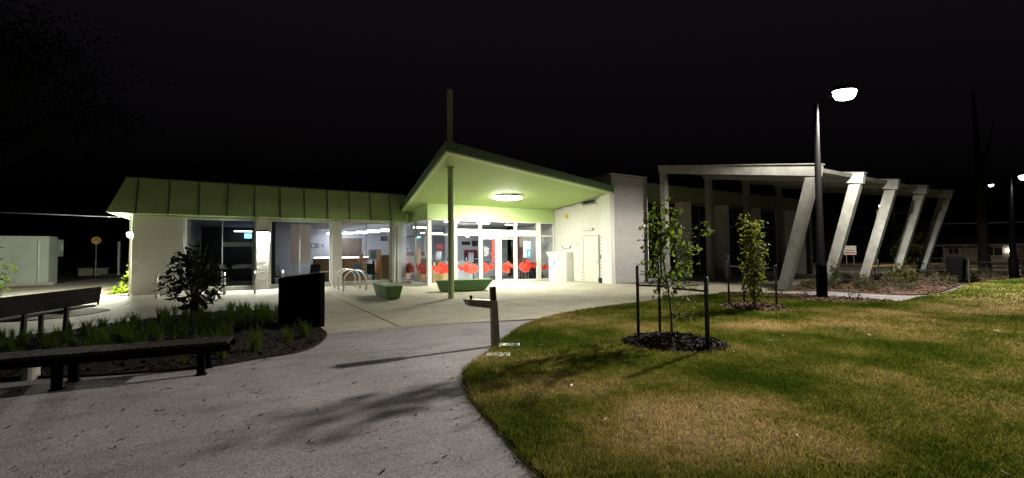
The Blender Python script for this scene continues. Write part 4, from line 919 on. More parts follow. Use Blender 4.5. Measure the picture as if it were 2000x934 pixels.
for i, (x, y, l) in enumerate(((23.6, 8.0, 'stake left of the staked shrub'), (24.7, 8.5, 'stake behind the staked shrub'), (26.2, 8.2, 'stake right of the staked shrub'))): stake(l + ' near the leaning columns', x, y, 1.1)
tag(build('stake_rail', MB().box(23.3, 26.5, 8.13, 8.17, .74, .82), mat('hessian_rail', (.38, .24, .11), .9, var=.2)), 'tan hessian rail tied across stakes near the leaning columns', 'rail')

# ------------------------------------------------------------------ path leaf litter
LP = []; r = np.random.default_rng(5)
while len(LP) < 2100:
    x, y = r.uniform(-4.5, 2.6), r.uniform(.8, 9.0)
    p = np.array([[x, y]])
    if inpoly(p, bp_)[0] or inpoly(p, np.array(LAWNS))[0] or (x > .3 and r.random() < .55): continue
    LP.append((x, y))
for _ in range(160):
    i = r.integers(len(LAWNS)); q = LAWNS[i]
    if 0 < q[1] < 8 and q[0] < 5: LP.append((q[0] + r.normal(-.03, .05), q[1] + r.normal(.02, .05)))
LP = np.array(LP); k = len(LP); a = r.normal(.35, 1.1, k); l = .010 + .065 * r.uniform(0, 1, k) ** 2.0 * np.where(r.random(k) < .12, 1.5, 1); ww = l * r.uniform(.16, .4, k); zc = r.uniform(.004, .012, k)
d = np.stack([np.cos(a), np.sin(a)], 1); s_ = np.stack([-np.sin(a), np.cos(a)], 1)
def p3(q, z): return np.concatenate([q, z[:, None]], 1)
V = np.stack([p3(LP - d * l[:, None] / 2, zc * .3), p3(LP + s_ * ww[:, None] / 2, zc), p3(LP + d * l[:, None] / 2, zc * 1.6), p3(LP - s_ * ww[:, None] / 2, zc * .8)], 1).reshape(-1, 3)
i4 = np.arange(k)[:, None] * 4; T = np.concatenate([i4 + [0, 2, 1], i4 + [0, 3, 2]], 1).reshape(-1, 3)
tag(finish('leaf_litter', arr_mesh('leaf_litter', V, T), LITTER), 'dead leaves and twigs scattered over the path', 'leaf litter', kind='stuff')
LG = np.stack([r.uniform(2.6, 12, 60), r.uniform(.5, 7, 60)], 1); LG = LG[inpoly(LG, np.array(LAWNS))]
k = len(LG); a = r.uniform(0, 6, k); l = r.uniform(.02, .06, k); d = np.stack([np.cos(a), np.sin(a)], 1) * l[:, None]; s_ = np.stack([-np.sin(a), np.cos(a)], 1) * l[:, None] * .3; z = np.full(k, .045)
V = np.stack([p3(LG - d, z), p3(LG + s_, z + .012), p3(LG + d, z), p3(LG - s_, z + .004)], 1).reshape(-1, 3); i4 = np.arange(k)[:, None] * 4
tag(finish('lawn_litter', arr_mesh('lawn_litter', V, np.concatenate([i4 + [0, 2, 1], i4 + [0, 3, 2]], 1).reshape(-1, 3)), mat('pale_litter', (.45, .40, .33), .9, var=.3, scale=2)), 'pale dry leaves lying on the lawn', 'leaf litter', kind='stuff')

# ------------------------------------------------------------------ inside the library
P('floor', MB().box(7.302, 7.598, 24.2, 33.9, 0.0, 0.03), CARPET); P('ceiling', MB().box(7.302, 7.608, 24.21, 33.9, 3.26, 3.3), INTC)
P('interior_wall', MB().box(7.05, 7.4, 23.1, 24.18, 0.031, 3.2), INTW)
TUBE = emis('fluorescent_tube', (0.88, 0.92, 1.0), 15.0)
nl = 0
for (x0, x1, y, ll) in ((6.7, 7.9, 25.6, 'nearest fluorescent strip seen through the third window'), (6.2, 7.6, 27.0, 'second fluorescent strip seen through the third window'), (5.9, 7.3, 28.5, 'third fluorescent strip seen through the third window'), (5.4, 6.9, 30.0, 'fourth fluorescent strip seen through the third window'), (4.6, 6.2, 31.2, 'farthest fluorescent strip through the third window'),
                      (7.75, 8.55, 22.9, 'bright fluorescent strip inside the entrance side glazing'), (10.2, 11.7, 28.6, 'fluorescent strip high behind the entrance doors'), (-0.6, 0.4, 30.2, 'added ceiling strip in place of lights mirrored in the first window')):
    dim = y == 30.2  # added strip, stands in for lights mirrored in the first window
    t = thing('strip_light', ll, 'light', ((x0 + x1) / 2, y, 3.0), 0, 'fluorescent strips inside the library'); hw = (x1 - x0) / 2
    build('tube', MB().box(-hw, hw, -.09, .09, -.05, -.001), emis('dim_tube', (.85, .92, 1.0), 3.5) if dim else TUBE, t); build('casing', MB().box(-hw, hw, -.11, .11, 0, .06), WHITEP, t)
    for s in (-1, 1): build('hanger', MB().box(s * hw * .7 - .01, s * hw * .7 + .01, -.01, .01, .061, .26), GREYM, t)
gl = thing('globe_light', 'round white lamp glowing above the entrance lobby', 'light', (11.0, 23.0, 2.62))
build('globe', MB().lathe([(.03, -.13), (.10, -.08), (.12, 0), (.09, .09), (.03, .12)], seg=16), emis('globe_glow', (1, .98, .95), 30), gl, smooth=True); build('stem', MB().box(-.01, .01, -.01, .01, .121, .64), GREYM, gl)
PANEL = emis('fill_panel_glow', (.92, .95, 1.0), 40.0)  # lobby fill light, added out of view to brighten the room
for (x, y, ll) in ((9.4, 21.6, 'added fill panel out of view over the lobby corner'), (11.5, 22.0, 'added fill panel out of view over the doors inside'), (13.6, 22.4, 'added fill panel out of view over the stools')):
    t = thing('fill_panel', ll, 'light', (x, y, 3.258), 0, 'added fill panels inside the library')
    build('diffuser', MB().box(-.4, .4, -.12, .12, -.02, -.001), PANEL, t); build('frame', MB().box(-.43, -.401, -.15, .15, -.025, -.001).box(.401, .43, -.15, .15, -.025, -.001).box(-.4, .4, -.15, -.121, -.025, -.001).box(-.4, .4, .121, .15, -.025, -.001), WHITEP, t)
def simple(name, label, cat, x0, x1, y0, y1, z0, z1, material, bevel=0, group=None):
    return tag(build(name, MB().box(x0, x1, y0, y1, z0, z1), material, bevel=bevel), label, cat, group)
def screen(name, label, x0, x1, y, z0, z1, face, frame=BLACK, cat='screen', d=.05, b=.03):
    t = thing(name, label, cat, ((x0 + x1) / 2, y, z0)); hw = (x1 - x0) / 2; h = z1 - z0
    build('frame', MB().box(-hw, hw, -d, 0, 0, h), frame, t); build('face', MB().box(-hw + b, hw - b, -d - .006, -d - .001, b, h - b), face, t); return t
screen('wall_screen', 'wide dark screen on the lobby back wall', 11.63, 12.20, 25.19, 2.08, 2.30, SCREENB); screen('wall_screen', 'squarer dark screen beside the wide one in lobby', 12.34, 12.76, 25.19, 2.0, 2.36, SCREENB)
t = thing('poster_display', 'maroon and black display board on the lobby back wall', 'display', (12.27, 25.19, 1.02))
build('header', MB().box(-.47, .47, -.03, 0, .58, .75), MAROON, t); build('panel', MB().box(-.47, -.2, -.03, 0, 0, .579), SCREENB, t); build('panel', MB().box(.2, .47, -.03, 0, 0, .579), SCREENB, t)
build('leaflet', MB().box(-.42, -.25, -.04, -.031, .3, .5), MAROON, t); build('leaflet', MB().box(.24, .44, -.04, -.031, .32, .52), MAROON, t); build('leaflet', MB().box(-.36, -.3, -.04, -.031, .08, .26), WHITEV, t); build('leaflet', MB().box(.26, .42, -.04, -.031, .14, .2), WHITEV, t)
build('white_door', MB().box(-.19, .19, -.02, 0, -.3, .56), INTW, t)
bp2 = thing('glass_poster', 'pale cyan and blue poster hanging inside the glass', 'poster', (13.26, 20.16, 1.28))
build('sheet', MB().box(-.25, .25, 0, .01, 0, .9), CYANP, bp2); build('blue_block', MB().box(0, .23, -.006, -.001, .02, .45), BLUE, bp2); build('figure', MB().hexa([(.05, -.011, .06), (.18, -.011, .06), (.18, -.007, .06), (.05, -.007, .06)], [(.10, -.011, .4), (.14, -.011, .4), (.14, -.007, .4), (.10, -.007, .4)]), CYANP, bp2, fix=True)
build('stand', MB().box(-.02, .02, .011, .03, -1.24, 0), BLACK, bp2)
m_ = MB()
for k in range(9):
    a = k / 8 * .62; m_.v += [(13.5 + a, 21.6 + .05 * math.sin(k * 2.4), .05), (13.5 + a + .04, 21.6 + .05 * math.sin(k * 2.4), 2.5)]
m_.f = [(2 * k, 2 * k + 2, 2 * k + 3, 2 * k + 1) for k in range(8)]
tag(build('curtain', m_, mat('dusty_red_fabric', (.22, .05, .055), .9, var=.2, scale=5)), 'dusty red hanging curtain inside the right entrance pane', 'curtain')
m_ = MB()
for k in range(9):
    a = k / 8 * .6; m_.v += [(13.6 + a, 21.5 + .05 * math.sin(k * 2), 1.95 - .1 * math.sin(k)), (13.6 + a, 21.5 + .05 * math.sin(k * 2), 2.6)]
m_.f = [(2 * k, 2 * k + 2, 2 * k + 3, 2 * k + 1) for k in range(8)]
tag(build('valance', m_, mat('cream_fabric', (.55, .5, .45), .9, var=.1)), 'cream draped valance above the red curtain', 'curtain')
screen('framed_notice', 'small framed notice on the lobby wall by the door', 14.5, 14.95, 25.19, 1.5, 1.87, mat('notice_face', (.5, .5, .5), .6, var=.3, scale=9), WHITEP, 'notice', .02)
t = thing('round_table', 'low round white table base just inside the doors', 'table', (12.8, 21.4, .03)); build('base', MB().lathe([(.32, 0), (.3, .025), (.04, .04)], seg=20), WHITEV, t); build('column', MB().lathe([(.035, .041), (.035, .68)], seg=10), BLACK, t); build('top', MB().lathe([(.36, .681), (.36, .71)], seg=20), BLACK, t)
def stool(x, y, label):
    t = thing('stool', label, 'stool', (x, y, .03), 0, 'stools inside the right pane')
    build('seat', MB().box(-.17, .17, -.17, .17, .45, .49), BLACK, t)
    for a in (-.14, .14):
        for b in (-.14, .14): build('leg', MB().box(a - .012, a + .012, b - .012, b + .012, 0, .449), STEEL, t)
    build('stretcher', MB().box(-.128, .128, -.15, -.132, .15, .17), STEEL, t)
for x, l in ((13.35, 'left metal stool inside the right entrance pane'), (13.8, 'middle metal stool inside the right entrance pane'), (14.25, 'right metal stool inside the right entrance pane')): stool(x, 21.2, l)
simple('lobby_counter', 'dark low counter with black top in the lobby', 'counter', 11.2, 12.2, 22.6, 23.2, .03, 1.0, INTG); build('top', MB().box(11.15, 12.25, 22.55, 23.25, 1.001, 1.04), BLACK, bpy.data.objects['lobby_counter'])
for x, c, l in ((9.55, MAROON, 'dark red ball ornament on the lobby ledge'), (9.85, WHITEV, 'white ball ornament on the lobby ledge')):
    tag(build('ornament', MB().lathe([(.02, -.09), (.07, -.06), (.09, 0), (.07, .06), (.02, .09)], (x, 22.4, 1.22), 12), c, smooth=True), l, 'ornament')
simple('lobby_ledge', 'pale ledge unit behind the first entrance pane', 'counter', 9.3, 10.9, 22.2, 22.7, .03, 1.13, INTW)
simple('seat_block', 'dark red lounge seat behind the last entrance pane', 'seat', 14.1, 14.8, 20.9, 21.6, .03, .45, BLACK); build('cushion', MB().box(14.12, 14.78, 21.4, 21.58, .451, .95), MAROON, bpy.data.objects['seat_block'])
# left part of the lobby
simple('timber_pillar', 'tall tan timber pillar inside the entrance side glazing', 'pillar', 8.2, 8.5, 23.9, 24.15, .03, 1.85, WOODM)
t = simple('drawer_cabinet', 'blond wood cabinet with drawer inside the side glazing', 'cabinet', 7.95, 8.45, 22.3, 22.8, .03, .5, WOODL); build('handle', MB().box(8.15, 8.25, 22.285, 22.299, .3, .33), BLACK, t)
t = simple('display_bin', 'large blond wood display bin behind the corner pane', 'cabinet', 8.05, 8.85, 20.9, 21.6, .03, .88, WOODL)
for k in range(6): build('book', MB().box(8.1 + k * .07, 8.155 + k * .07, 21.0, 21.3, .881, 1.08 + .03 * (k % 3)), (WOODM, WHITEV, MAROON, WOODM, WOODL, WOODM)[k], t)
screen('hanging_sign', 'maroon square sign hanging inside the corner pane', 8.70, 9.05, 22.0, 1.69, 2.05, MAROON, MAROON, 'sign', .02, .02); build('swirl', MB().tube([(-.09, -.03, .16), (0, -.03, .2), (.09, -.03, .17), (.02, -.03, .13)], .012, 6), CORAL, bpy.data.objects['hanging_sign'])
screen('white_poster', 'white poster below the maroon hanging sign', 8.78, 9.08, 22.3, 1.2, 1.66, mat('pale_blue_print', (.6, .72, .85), .6, var=.15, scale=8), WHITEV, 'poster', .02, .02)
screen('blue_sign', 'blue sign hanging deep inside the side glazing', 8.12, 8.47, 26.0, 1.71, 1.96, BLUE, WHITEV, 'sign', .03, .02)
simple('maroon_banner', 'long maroon banner over shelves deep inside the lobby', 'banner', 8.3, 9.9, 26.5, 26.55, 1.43, 1.66, MAROON)
simple('peach_shelf', 'peach coloured shelf unit inside the side glazing', 'shelf', 7.95, 8.6, 26.0, 26.4, .03, 1.4, mat('peach', (.75, .42, .28), .6, var=.1))
simple('exit_sign', 'glowing green exit sign inside the entrance', 'sign', 8.58, 8.86, 25.0, 25.05, 2.49, 2.63, emis('exit_green', (.1, .9, .6), 2.0))
t = screen('monitor', 'black monitor on the desk inside side glazing', 8.15, 8.5, 23.0, .95, 1.28, SCREENB); build('stand', MB().box(-.03, .03, -.04, .04, -.42, -.001), BLACK, t)
simple('white_column', 'white interior column behind the corner post', 'column', 9.5, 9.66, 25.9, 26.06, .03, 3.25, INTW)
simple('bookcase', 'pale bookcase along the lobby rear wall', 'bookcase', 9.7, 13.5, 31.4, 31.9, .03, 1.5, WHITEV)
# left wing interior
simple('roller_blind', 'pale pink hanging panel behind the second window', 'blind', 1.93, 2.84, 24.6, 24.64, 1.1, 3.1, PINKF)
simple('lit_counter', 'dark counter with glowing edge in the middle window', 'counter', 3.3, 6.3, 26.9, 27.4, .03, 1.3, WOODM); build('led_strip', MB().box(3.3, 6.3, 26.86, 26.899, 1.34, 1.42), emis('led_strip', (1, .88, .75), 3.0), bpy.data.objects['lit_counter'])
build('counter_top', MB().box(3.25, 6.35, 26.85, 27.45, 1.301, 1.33), MAROON, bpy.data.objects['lit_counter'])
for a, b, c, d_, l in ((3.73, 4.0, 2.05, 2.32, 'left framed print on the far wall of the wing'), (4.03, 4.22, 2.05, 2.32, 'middle framed print on the far wall of the wing'), (4.37, 4.5, 2.1, 2.28, 'small framed print on the far wall of the wing')):
    screen('framed_print', l, a, b, 31.99, c, d_, INTW, BLACK, 'picture', .02, .03)
t = thing('kiosk', 'white touch screen kiosk behind the third window', 'kiosk', (5.99, 24.5, .03)); build('housing', MB().box(-.26, .26, -.06, .06, 1.18, 1.8), WHITEV, t); build('screen', MB().box(-.15, .15, -.07, -.061, 1.27, 1.71), mat('grey_blue_screen', (.3, .36, .42), .3), t); build('stand', MB().box(-.05, .05, -.03, .03, .031, 1.179), BLACK, t); build('base', MB().box(-.25, .25, -.2, .2, 0, .03), BLACK, t)
simple('orange_panel', 'orange end panel next to the white kiosk', 'panel', 6.30, 6.56, 25.0, 25.3, .03, 1.8, mat('orange_laminate', (.75, .35, .14), .5)); 
t = simple('shelf_unit', 'white shelves with orange side in the third window', 'shelf', 5.5, 5.66, 25.4, 25.8, .03, 1.58, mat('orange_laminate2', (.72, .38, .2), .5))
for k in range(5): build('shelf', MB().box(5.661, 6.0, 25.4, 25.8, .3 + k * .26, .33 + k * .26), WHITEV, t)
def chair(x, y, rz, label, c):
    t = thing('lounge_chair', label, 'chair', (x, y, .03), rz)
    build('seat', MB().box(-.26, .26, -.26, .26, .38, .48), c, t, bevel=.03); build('backrest', MB().hexa([(-.26, .2, .481), (.26, .2, .481), (.26, .28, .481), (-.26, .28, .481)], [(-.25, .3, 1.0), (.25, .3, 1.0), (.25, .36, 1.0), (-.25, .36, 1.0)]), c, t, fix=True)
    for a in (-.22, .22):
        for b in (-.22, .22): build('leg', MB().tube([(a, b, 0), (a * .9, b * .9, .379)], .014, 6), STEEL, t)
chair(5.3, 24.3, R(30), 'blue lounge chair behind the third window', mat('blue_fabric', (.16, .24, .36), .9, var=.1)); chair(5.95, 24.9, R(160), 'black chair at the kiosk behind the third window', BLACK); chair(3.1, 25.3, R(-20), 'black chair behind the second window', BLACK); chair(1.6, 24.9, R(60), 'dark chair at the left of the second window', BLACK)
simple('timber_screen', 'brown timber screen at the right of the third window', 'screen', 6.35, 6.95, 24.3, 24.4, .03, 1.5, WOODM)
simple('notice_board', 'brown pin board on the far wall of the wing', 'board', 5.6, 7.0, 31.9, 31.98, 1.5, 2.7, mat('cork', (.2, .15, .12), .9, var=.15))
screen('dark_monitor', 'dark monitor hung near ceiling through third window', 6.77, 7.19, 26.0, 2.33, 2.62, SCREENB)
simple('desk_stand_in', 'long white desk shape added in place of reflections in the first window', 'desk', -1.6, .44, 26.0, 26.3, .9, 1.1, INTW);  # desk, beam and post added where the first window mirrors the outside
simple('beam_stand_in', 'white beam added in place of a reflection in the first window', 'panel', -1.0, .44, 26.0, 26.2, 2.0, 2.22, INTW); simple('white_post', 'white post added in place of a reflection at the right of the first window', 'column', .27, .40, 26.21, 26.35, .03, 3.25, INTW)
screen('blue_screen', 'glowing blue screen added in place of reflections in the first window', -.1, .3, 30.0, 2.55, 2.85, emis('blue_glow', (.1, .45, 1.0), 3.5), BLACK, 'screen', .05, .02)  # added glow, stands in for what the first window mirrors
# green tint post seen inside third window is the mast's own reflection

# ------------------------------------------------------------------ red wave decals and lettering on the glass
OUT = [[(105,600),(120,570),(160,530),(185,560),(180,590),(215,550),(250,600),(290,630),(330,590),(365,555),(400,590),(430,620),(455,580),(470,530),(482,600),(440,645),(400,660),(370,670),(340,650),(310,660),(270,690),(220,700),(180,720),(140,710),(120,670),(105,640)],
       [(100,630),(125,590),(170,535),(195,550),(215,510),(250,530),(270,560),(300,570),(330,560),(335,625),(300,628),(265,605),(238,592),(228,606),(260,640),(255,680),(215,692),(180,665),(150,675),(110,660)],
       [(405,610),(430,560),(470,525),(490,560),(495,600),(505,592),(500,520),(510,500),(540,530),(565,530),(560,580),(590,580),(610,530),(630,530),(625,590),(595,632),(570,625),(550,610),(540,670),(500,690),(470,680),(440,660),(420,650)]]
def blob(x0, x1, z0, z1, seed, n=0, grow=0.0):
    o_ = OUT[seed % 3]; xa = [p[0] for p in o_]; ya = [p[1] for p in o_]; r = random.Random(seed); fl = (seed // 3) % 2
    q = [((p[0] - min(xa)) / (max(xa) - min(xa)), (max(ya) - p[1]) / (max(ya) - min(ya))) for p in o_]
    q = [((1 - a if fl else a) + r.uniform(-.012, .012), b + r.uniform(-.04, .04)) for a, b in q]
    if fl: q = q[::-1]
    if grow: q = [(.5 + (a - .5) * (1 + grow), .5 + (b - .5) * (1 + grow * 2)) for a, b in q]
    return [(x0 + (x1 - x0) * a, z0 + (z1 - z0) * b) for a, b in q]
def decal(name, pts, y, material, parent):
    b = [(p[0], y, p[1]) for p in pts]; t_ = [(p[0], y + .001, p[1]) for p in pts]
    return P(name, MB().hexa(b, t_), material, fix=True)
for i, (a, b, z0, z1) in enumerate(((7.68, 8.78, .52, 1.12), (9.0, 10.2, .5, 1.1), (10.43, 11.17, .52, 1.1), (11.55, 12.3, .48, 1.12), (12.6, 13.8, .5, 1.14), (14.1, 14.95, .47, 1.0))):
    yy = VY + (.028 if i in (2, 3) else .044)
    decal('glass_decal', blob(a + .02, b - .02, z0, z1, 10 + i, 0, .035), yy, PINK, LB)
    decal('glass_decal', blob(a + .02, b - .02, z0, z1, 10 + i), yy - .003, CORAL if i % 2 else RED, LB)
    w_ = (b - a)
    decal('glass_decal', blob(a, b, z0 + .12, z1 - .06, 16 + i), yy + .0015, CORAL if i % 2 == 0 else RED, LB)
    decal('glass_decal', blob(a + w_ * .08, a + w_ * .5, z0 + .08, z1 - .12, 32 + i), yy - .006, RED if i % 2 else CORAL, LB)
for j, (a, b) in enumerate(((20.25, 21.85), (22.05, 23.9))):
    for c, off, sd_ in ((PINK, 0.056, 50), (RED, 0.053, 50), (CORAL, .050, 60)):
        pts_ = blob(a, b, .5, 1.12, sd_ + j); P('glass_decal', MB().hexa([(VX0 + off, p[0], p[1]) for p in pts_], [(VX0 + off + .001, p[0], p[1]) for p in pts_]), c, fix=True)
fc = bpy.data.curves.new('welcome_lettering', 'FONT'); fc.body = 'welcome'; fc.size = .37; fc.extrude = .001; fc.offset = .008; fc.space_character = 1.02
fo_ = bpy.data.objects.new('lettering_curve', fc); COL.objects.link(fo_); bpy.context.view_layer.update()
fme = bpy.data.meshes.new_from_object(fo_.evaluated_get(bpy.context.evaluated_depsgraph_get())); bpy.data.objects.remove(fo_)
fo = bpy.data.objects.new('welcome_lettering', fme); COL.objects.link(fo); fo.parent = LB
fo.location = (11.165 - LB['_o'][0], VY + .027 - LB['_o'][1], 1.09 - LB['_o'][2]); fo.rotation_euler = (R(90), R(-90), 0); fme.materials.clear(); fme.materials.append(mat('red_lettering', (.85, .05, .03), .5, emit=(.85, .05, .03), estr=0.0))
rw = random.Random(3)
for k in range(6):
    z = 1.84 - k * .088; x = 10.5; m_ = MB(); end = x + (.2, .28, .27, .26, .31, .19)[k]
    while x < end: ww = rw.uniform(.012, .03); m_.box(x, x + ww, VY + .025, VY + .027, z - rw.choice((.0, .0, .012)), z + rw.choice((.03, .03, .042))); x += ww + .008
    P('small_lettering', m_, mat('white_lettering', (.5, .5, .5), .6))

# ------------------------------------------------------------------ far left: utility building, signs
ub = thing('utility_building', 'low pale rendered utility building at the far left', 'building', (-14, 37.5, 0))
UBM = mat('grey_green_render', (.36, .385, .33), .85, var=.16, scale=.7)
build('wall', MB().box(-10, 4.3, -2.1, -.9, 0, 2.68), UBM, ub); build('roof_slab', MB().box(-10.1, 4.34, -2.14, -.88, 2.681, 2.78), UBM, ub); build('plinth', MB().box(-10, 4.6, -2.5, -2.101, 0, .14), CONC, ub)
build('side_box', MB().box(2.6, 4.3, -.879, .25, 1.62, 2.64), UBM, ub); build('side_wall', MB().box(2.6, 4.2, -.899, -.3, 0, 1.619), UBM, ub); build('side_vent', MB().box(4.301, 4.32, -.1, .1, 2.0, 2.3), WHITEV, ub)
build('downpipe', MB().tube([(3.9, -2.15, .14), (3.9, -2.15, 2.6)], .04, 8), RENDERW, ub, smooth=True)
for k in (-2.6, .4): build('joint_strip', MB().box(k - .012, k + .012, -2.106, -2.1005, .14, 2.66), GREYM, ub)
ps = thing('crossing_sign', 'round yellow pedestrian crossing sign with black legs', 'sign', (-10.6, 48.86, -.05), math.atan2(-10.6, 48.86) * -1 + 0)
m_ = MB(); m_.v = [(.30 * math.cos(t), y, 3.0 + .30 * math.sin(t)) for y in (-.02, .0) for t in np.linspace(0, 6.2832, 29)[:-1]]
m_.f = [tuple(range(28)), tuple(range(55, 27, -1))] + [(i, (i + 1) % 28, 28 + (i + 1) % 28, 28 + i) for i in range(28)]
build('disc', m_, YEL, ps, fix=True)
for s in (-1, 1): build('leg_mark', MB().hexa([(s * .02, -.026, 3.08), (s * .08, -.026, 3.08), (s * .08, -.021, 3.08), (s * .02, -.021, 3.08)], [(s * .16, -.026, 2.89), (s * .24, -.026, 2.89), (s * .24, -.021, 2.89), (s * .16, -.021, 2.89)]), BLACK, ps, fix=True)
build('body_mark', MB().box(-.085, .085, -.027, -.022, 3.07, 3.13), BLACK, ps)
build('post', MB().lathe([(.04, 0), (.04, 2.9)], (0, .03, 0), 10), GREYM, ps)
tag(build('white_post', MB().lathe([(.09, 0), (.09, 2.85), (.06, 2.88)], (-9.22, 49.1, 0), 12), WHITEP, smooth=False), 'plain white post near the crossing sign', 'post')
tag(build('low_wall', MB().box(-12.4, -10.5, 52, 52.2, -.05, .55).box(-12.5, -10.4, 51.95, 52.25, .551, .62), CONC), 'low pale wall beyond the carpark', 'wall')
tag(build('overhead_cable', MB().tube([(-30, 52, 5.6), (-18, 40, 4.6), (-10, 30, 3.7), (-4.3, 23.0, 3.12)], .018, 6), GREYM, smooth=True), 'overhead cable running to the library eaves', 'cable')
bush('garden_shrub', 'sparse small leaved shrub in front of the utility building', (-7.4, 22.5, 0), 150, .75, 2.0, LEAF1, .2, 101)
# ------------------------------------------------------------------ trees
def big_tree(name, label, loc, hgt, rad, n, seed, leafm, ls, zc=.62, trunk_r=.3, group=None, bark=None):
    t = thing(name, label, 'tree', loc, 0, group); r = np.random.default_rng(seed); bm_ = MB()
    bm_.tube([(0, 0, -.05), (.1, .05, hgt * .3), (-.1, .1, hgt * .55), (.05, 0, hgt * .85)], [trunk_r, trunk_r * .75, trunk_r * .5, trunk_r * .12], 9); C_ = []; nc = max(12, n // 110)
    for i in range(nc):
        a = r.uniform(0, 6.28); q = rad * math.sqrt(r.uniform(.02, 1)); z = hgt * (zc + (1 - zc) * r.uniform(-.75, 1) * math.sqrt(max(0.05, 1 - (q / rad) ** 2)))
        c = np.array([q * math.cos(a), q * math.sin(a), z]); st = Vector((0, 0, hgt * r.uniform(.25, .5)))
        bm_.tube([st, st.lerp(Vector(c), .5) + Vector((0, 0, .3)), Vector(c)], [trunk_r * .25, trunk_r * .15, .03], 5)
        C_.append(c + r.normal(0, 1, (n // nc, 3)) * np.array([rad * .17, rad * .17, rad * .12]))
    build('trunk', bm_, bark or BARK, t, smooth=True); V, T = leaf_batch(np.concatenate(C_), ls, .6, .4, seed); finish('crown', arr_mesh('crown', V, T), leafm, t); return t
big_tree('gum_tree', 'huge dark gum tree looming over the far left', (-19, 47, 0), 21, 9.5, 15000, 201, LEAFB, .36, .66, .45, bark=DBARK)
for i, (x, y, h, q, l) in enumerate(((58, 25.5, 5.5, 2.6, 'dark bushy tree behind the white roadside sign'), (64, 23, 4.6, 2.2, 'dark bushy tree left of the power pole'), (66, 19.6, 5.6, 2.6, 'dark bushy tree right of the power pole'), (72, 26, 6.5, 3.2, 'taller dark tree behind the power pole'), (57, 16.4, 3.2, 1.4, 'small bush left of the far house'))):
    big_tree('roadside_tree', l, (x, y, -.05), h, q, 2200, 210 + i, LEAF1, .34, .5, .14)
tk = thing('dead_trunk', 'tall dark bare trunk standing before the far house', 'tree', (37.7, 7.62, 0)); build('trunk', MB().tube([(0, 0, 0), (.0, .0, .3), (-.05, .02, 2), (-.1, .05, 6.5), (-.25, .1, 11)], [.42, .3, .24, .17, .06], 10), DBARK, tk, smooth=True)
build('limb', MB().tube([(-.1, .05, 6.0), (.5, -.3, 7.6), (.9, -.5, 9.5)], [.09, .06, .02], 6), DBARK, tk, smooth=True)
# ------------------------------------------------------------------ far right
pp = thing('power_pole', 'pale timber power pole with two crossarms between leaning columns', 'power pole', (66.8, 20.95, 0)); build('pole', MB().lathe([(.24, -.05), (.17, 6.6)], seg=10), WOODP, pp, smooth=True)
ca = (-.25, .97)
for z, l in ((5.9, 1.2), (4.35, 1.5)):
    a = build('crossarm', MB().bar((-ca[0] * l, -ca[1] * l, z), (ca[0] * l, ca[1] * l, z), .13, .16), WOODP, pp)
    for f in (-.85, -.4, .4, .85): build('insulator', MB().lathe([(.04, .09), (.06, .14), (.03, .24)], (ca[0] * l * f, ca[1] * l * f, z), 8), WHITEV, a)
for s in (-1, 1): build('brace', MB().bar((0, 0, 4.9), (ca[0] * s * .9, ca[1] * s * .9, 5.8), .05), WOODP, pp)
for f, l in ((-1.2, 'left power line from the far pole'), (1.2, 'right power line from the far pole')):
    x, y = 66.8 + ca[0] * f, 20.95 + ca[1] * f
    tag(build('power_line', MB().tube([(x - 8, y + 30, 4.7), (x - 3, y + 14, 4.0), (x, y, 4.5), (x + 3, y - 14, 4.1), (x + 8, y - 34, 4.9)], .025, 5), GREYM, smooth=True), l, 'cable')
ws = thing('roadside_sign', 'white rectangular roadside sign on two thin legs', 'sign', (54.15, 20.7, -.04), R(-68))
build('panel', MB().box(-.52, .52, -.03, 0, 1.05, 2.0), WHITEV, ws); build('text_band', MB().box(-.42, .42, -.036, -.031, 1.48, 1.56), GREYM, ws); build('text_band', MB().box(-.42, .42, -.036, -.031, 1.2, 1.32), mat('sign_red', (.6, .08, .05), .5), ws)
for s in (-.3, .3): build('leg', MB().box(s - .03, s + .03, .001, .06, 0, 1.9), WOODP, ws)
hs_ = thing('far_house', 'pale low house with lit front beyond the road', 'house', (73.8, 14, -.05), R(-78))
HW = mat('house_wall', (.50, .46, .38), .8, var=.08, scale=1)
build('wall', MB().box(-4.4, 6.5, 0, 6, 0, 2.0), HW, hs_); build('roof', MB().hexa([(-5, -.7, 2.001), (7, -.7, 2.001), (7, 6.7, 2.001), (-5, 6.7, 2.001)], [(-3.5, 2.2, 3.0), (5.5, 2.2, 3.0), (5.5, 3.6, 3.0), (-3.5, 3.6, 3.0)]), mat('dark_tiles', (.05, .045, .04), .8, var=.2), hs_, fix=True)
build('gutter', MB().box(-5.02, 7.02, -.76, -.701, 1.93, 2.08), mat('pale_gutter', (.5, .48, .42), .6), hs_)
for a, b, z0, z1 in ((-3.9, -2.9, .9, 1.75), (-.9, .6, .7, 1.75), (3.2, 5.2, .9, 1.7)):
    f = build('window', MB().box(a, b, -.05, -.001, z0, z1), WHITEP, hs_); build('pane', MB().box(a + .08, (a + b) / 2 - .03, -.06, -.051, z0 + .08, z1 - .08).box((a + b) / 2 + .03, b - .08, -.06, -.051, z0 + .08, z1 - .08), SCREENB, f)
build('door', MB().box(1.3, 2.2, -.04, -.001, 0, 1.8), mat('house_door', (.12, .1, .09), .6), hs_)
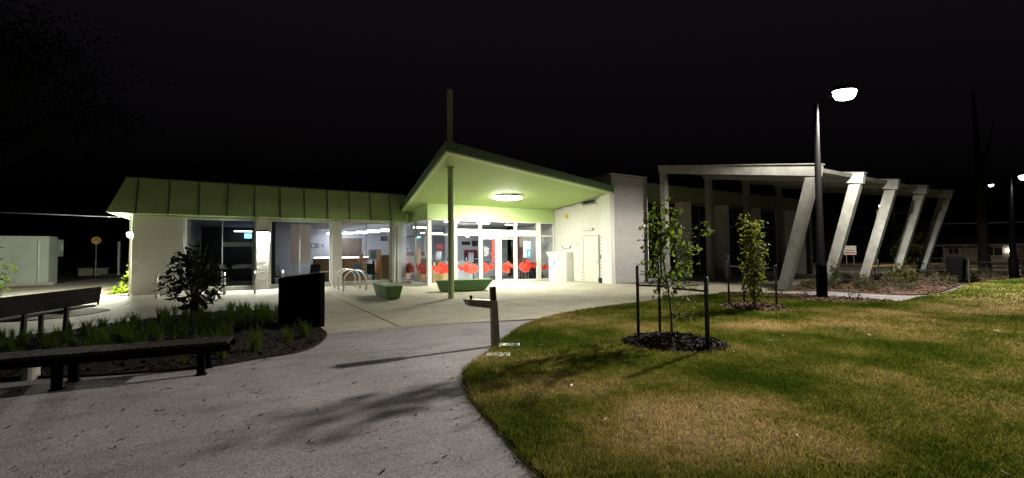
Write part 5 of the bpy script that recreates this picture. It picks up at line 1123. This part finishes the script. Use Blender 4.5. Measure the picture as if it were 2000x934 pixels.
build('porch_lamp', MB().lathe([(.04, 0), (.09, .08), (.04, .16)], (1.0, -.12, 1.25), 10), emis('porch_glow', (1, .9, .75), 30), hs_)
for a in (-4.2, -2.4, 2.6, 6.3): build('porch_post', MB().box(a - .05, a + .05, -.65, -.55, 0, 1.93), WHITEP, hs_)
fw_ = thing('front_fence', 'low pale front fence before the far house', 'fence', (66, 14.5, -.05), R(-78)); build('rail', MB().box(-6, 10, -.03, .03, .5, .58), HW, fw_)
for k in range(17): build('post', MB().box(-6.05 + k, -5.95 + k, -.05, .05, 0, .62), HW, fw_)
bn = thing('litter_bin', 'black park bin standing in low shrubs at right', 'bin', (26.17, 6.15, .04)); bn.scale = (.85, .85, 1); build('body', MB().hexa([(-.26, -.26, 0), (.26, -.26, 0), (.26, .26, 0), (-.26, .26, 0)], [(-.33, -.33, .98), (.33, -.33, .98), (.33, .33, .98), (-.33, .33, .98)]), BLACKM, bn, fix=True, bevel=.03)
build('lid', MB().hexa([(-.35, -.35, .981), (.35, -.35, .981), (.35, .35, .981), (-.35, .35, .981)], [(-.3, -.25, 1.1), (.3, -.25, 1.1), (.28, .2, 1.16), (-.28, .2, 1.16)]), BLACKM, bn, fix=True); build('post', MB().lathe([(.05, 0), (.05, 1.0)], (.33, -.38, 0), 10), BLACK, bn)
def picnic(x, y, rz, label):
    t = thing('picnic_table', label, 'table', (x, y, -.02), rz, 'picnic tables'); build('top', MB().box(-.95, .95, -.4, .4, .72, .78), BLACK, t)
    for s in (-1, 1): build('seat', MB().box(-.95, .95, s * .75 - .15, s * .75 + .15, .42, .47), BLACK, t)
    for s in (-1, 1): build('leg', MB().box(s * .7 - .04, s * .7 + .04, -.7, .7, .36, .419).box(s * .7 - .04, s * .7 + .04, -.25, -.17, 0, .359).box(s * .7 - .04, s * .7 + .04, .17, .25, 0, .359).box(s * .7 - .04, s * .7 + .04, -.05, .05, .42, .719), BLACK, t)
picnic(31.5, 8.0, R(-70), 'black picnic table left of the black bin'); picnic(36.5, 6.6, R(-70), 'black picnic table between bare trunk and lamp post')
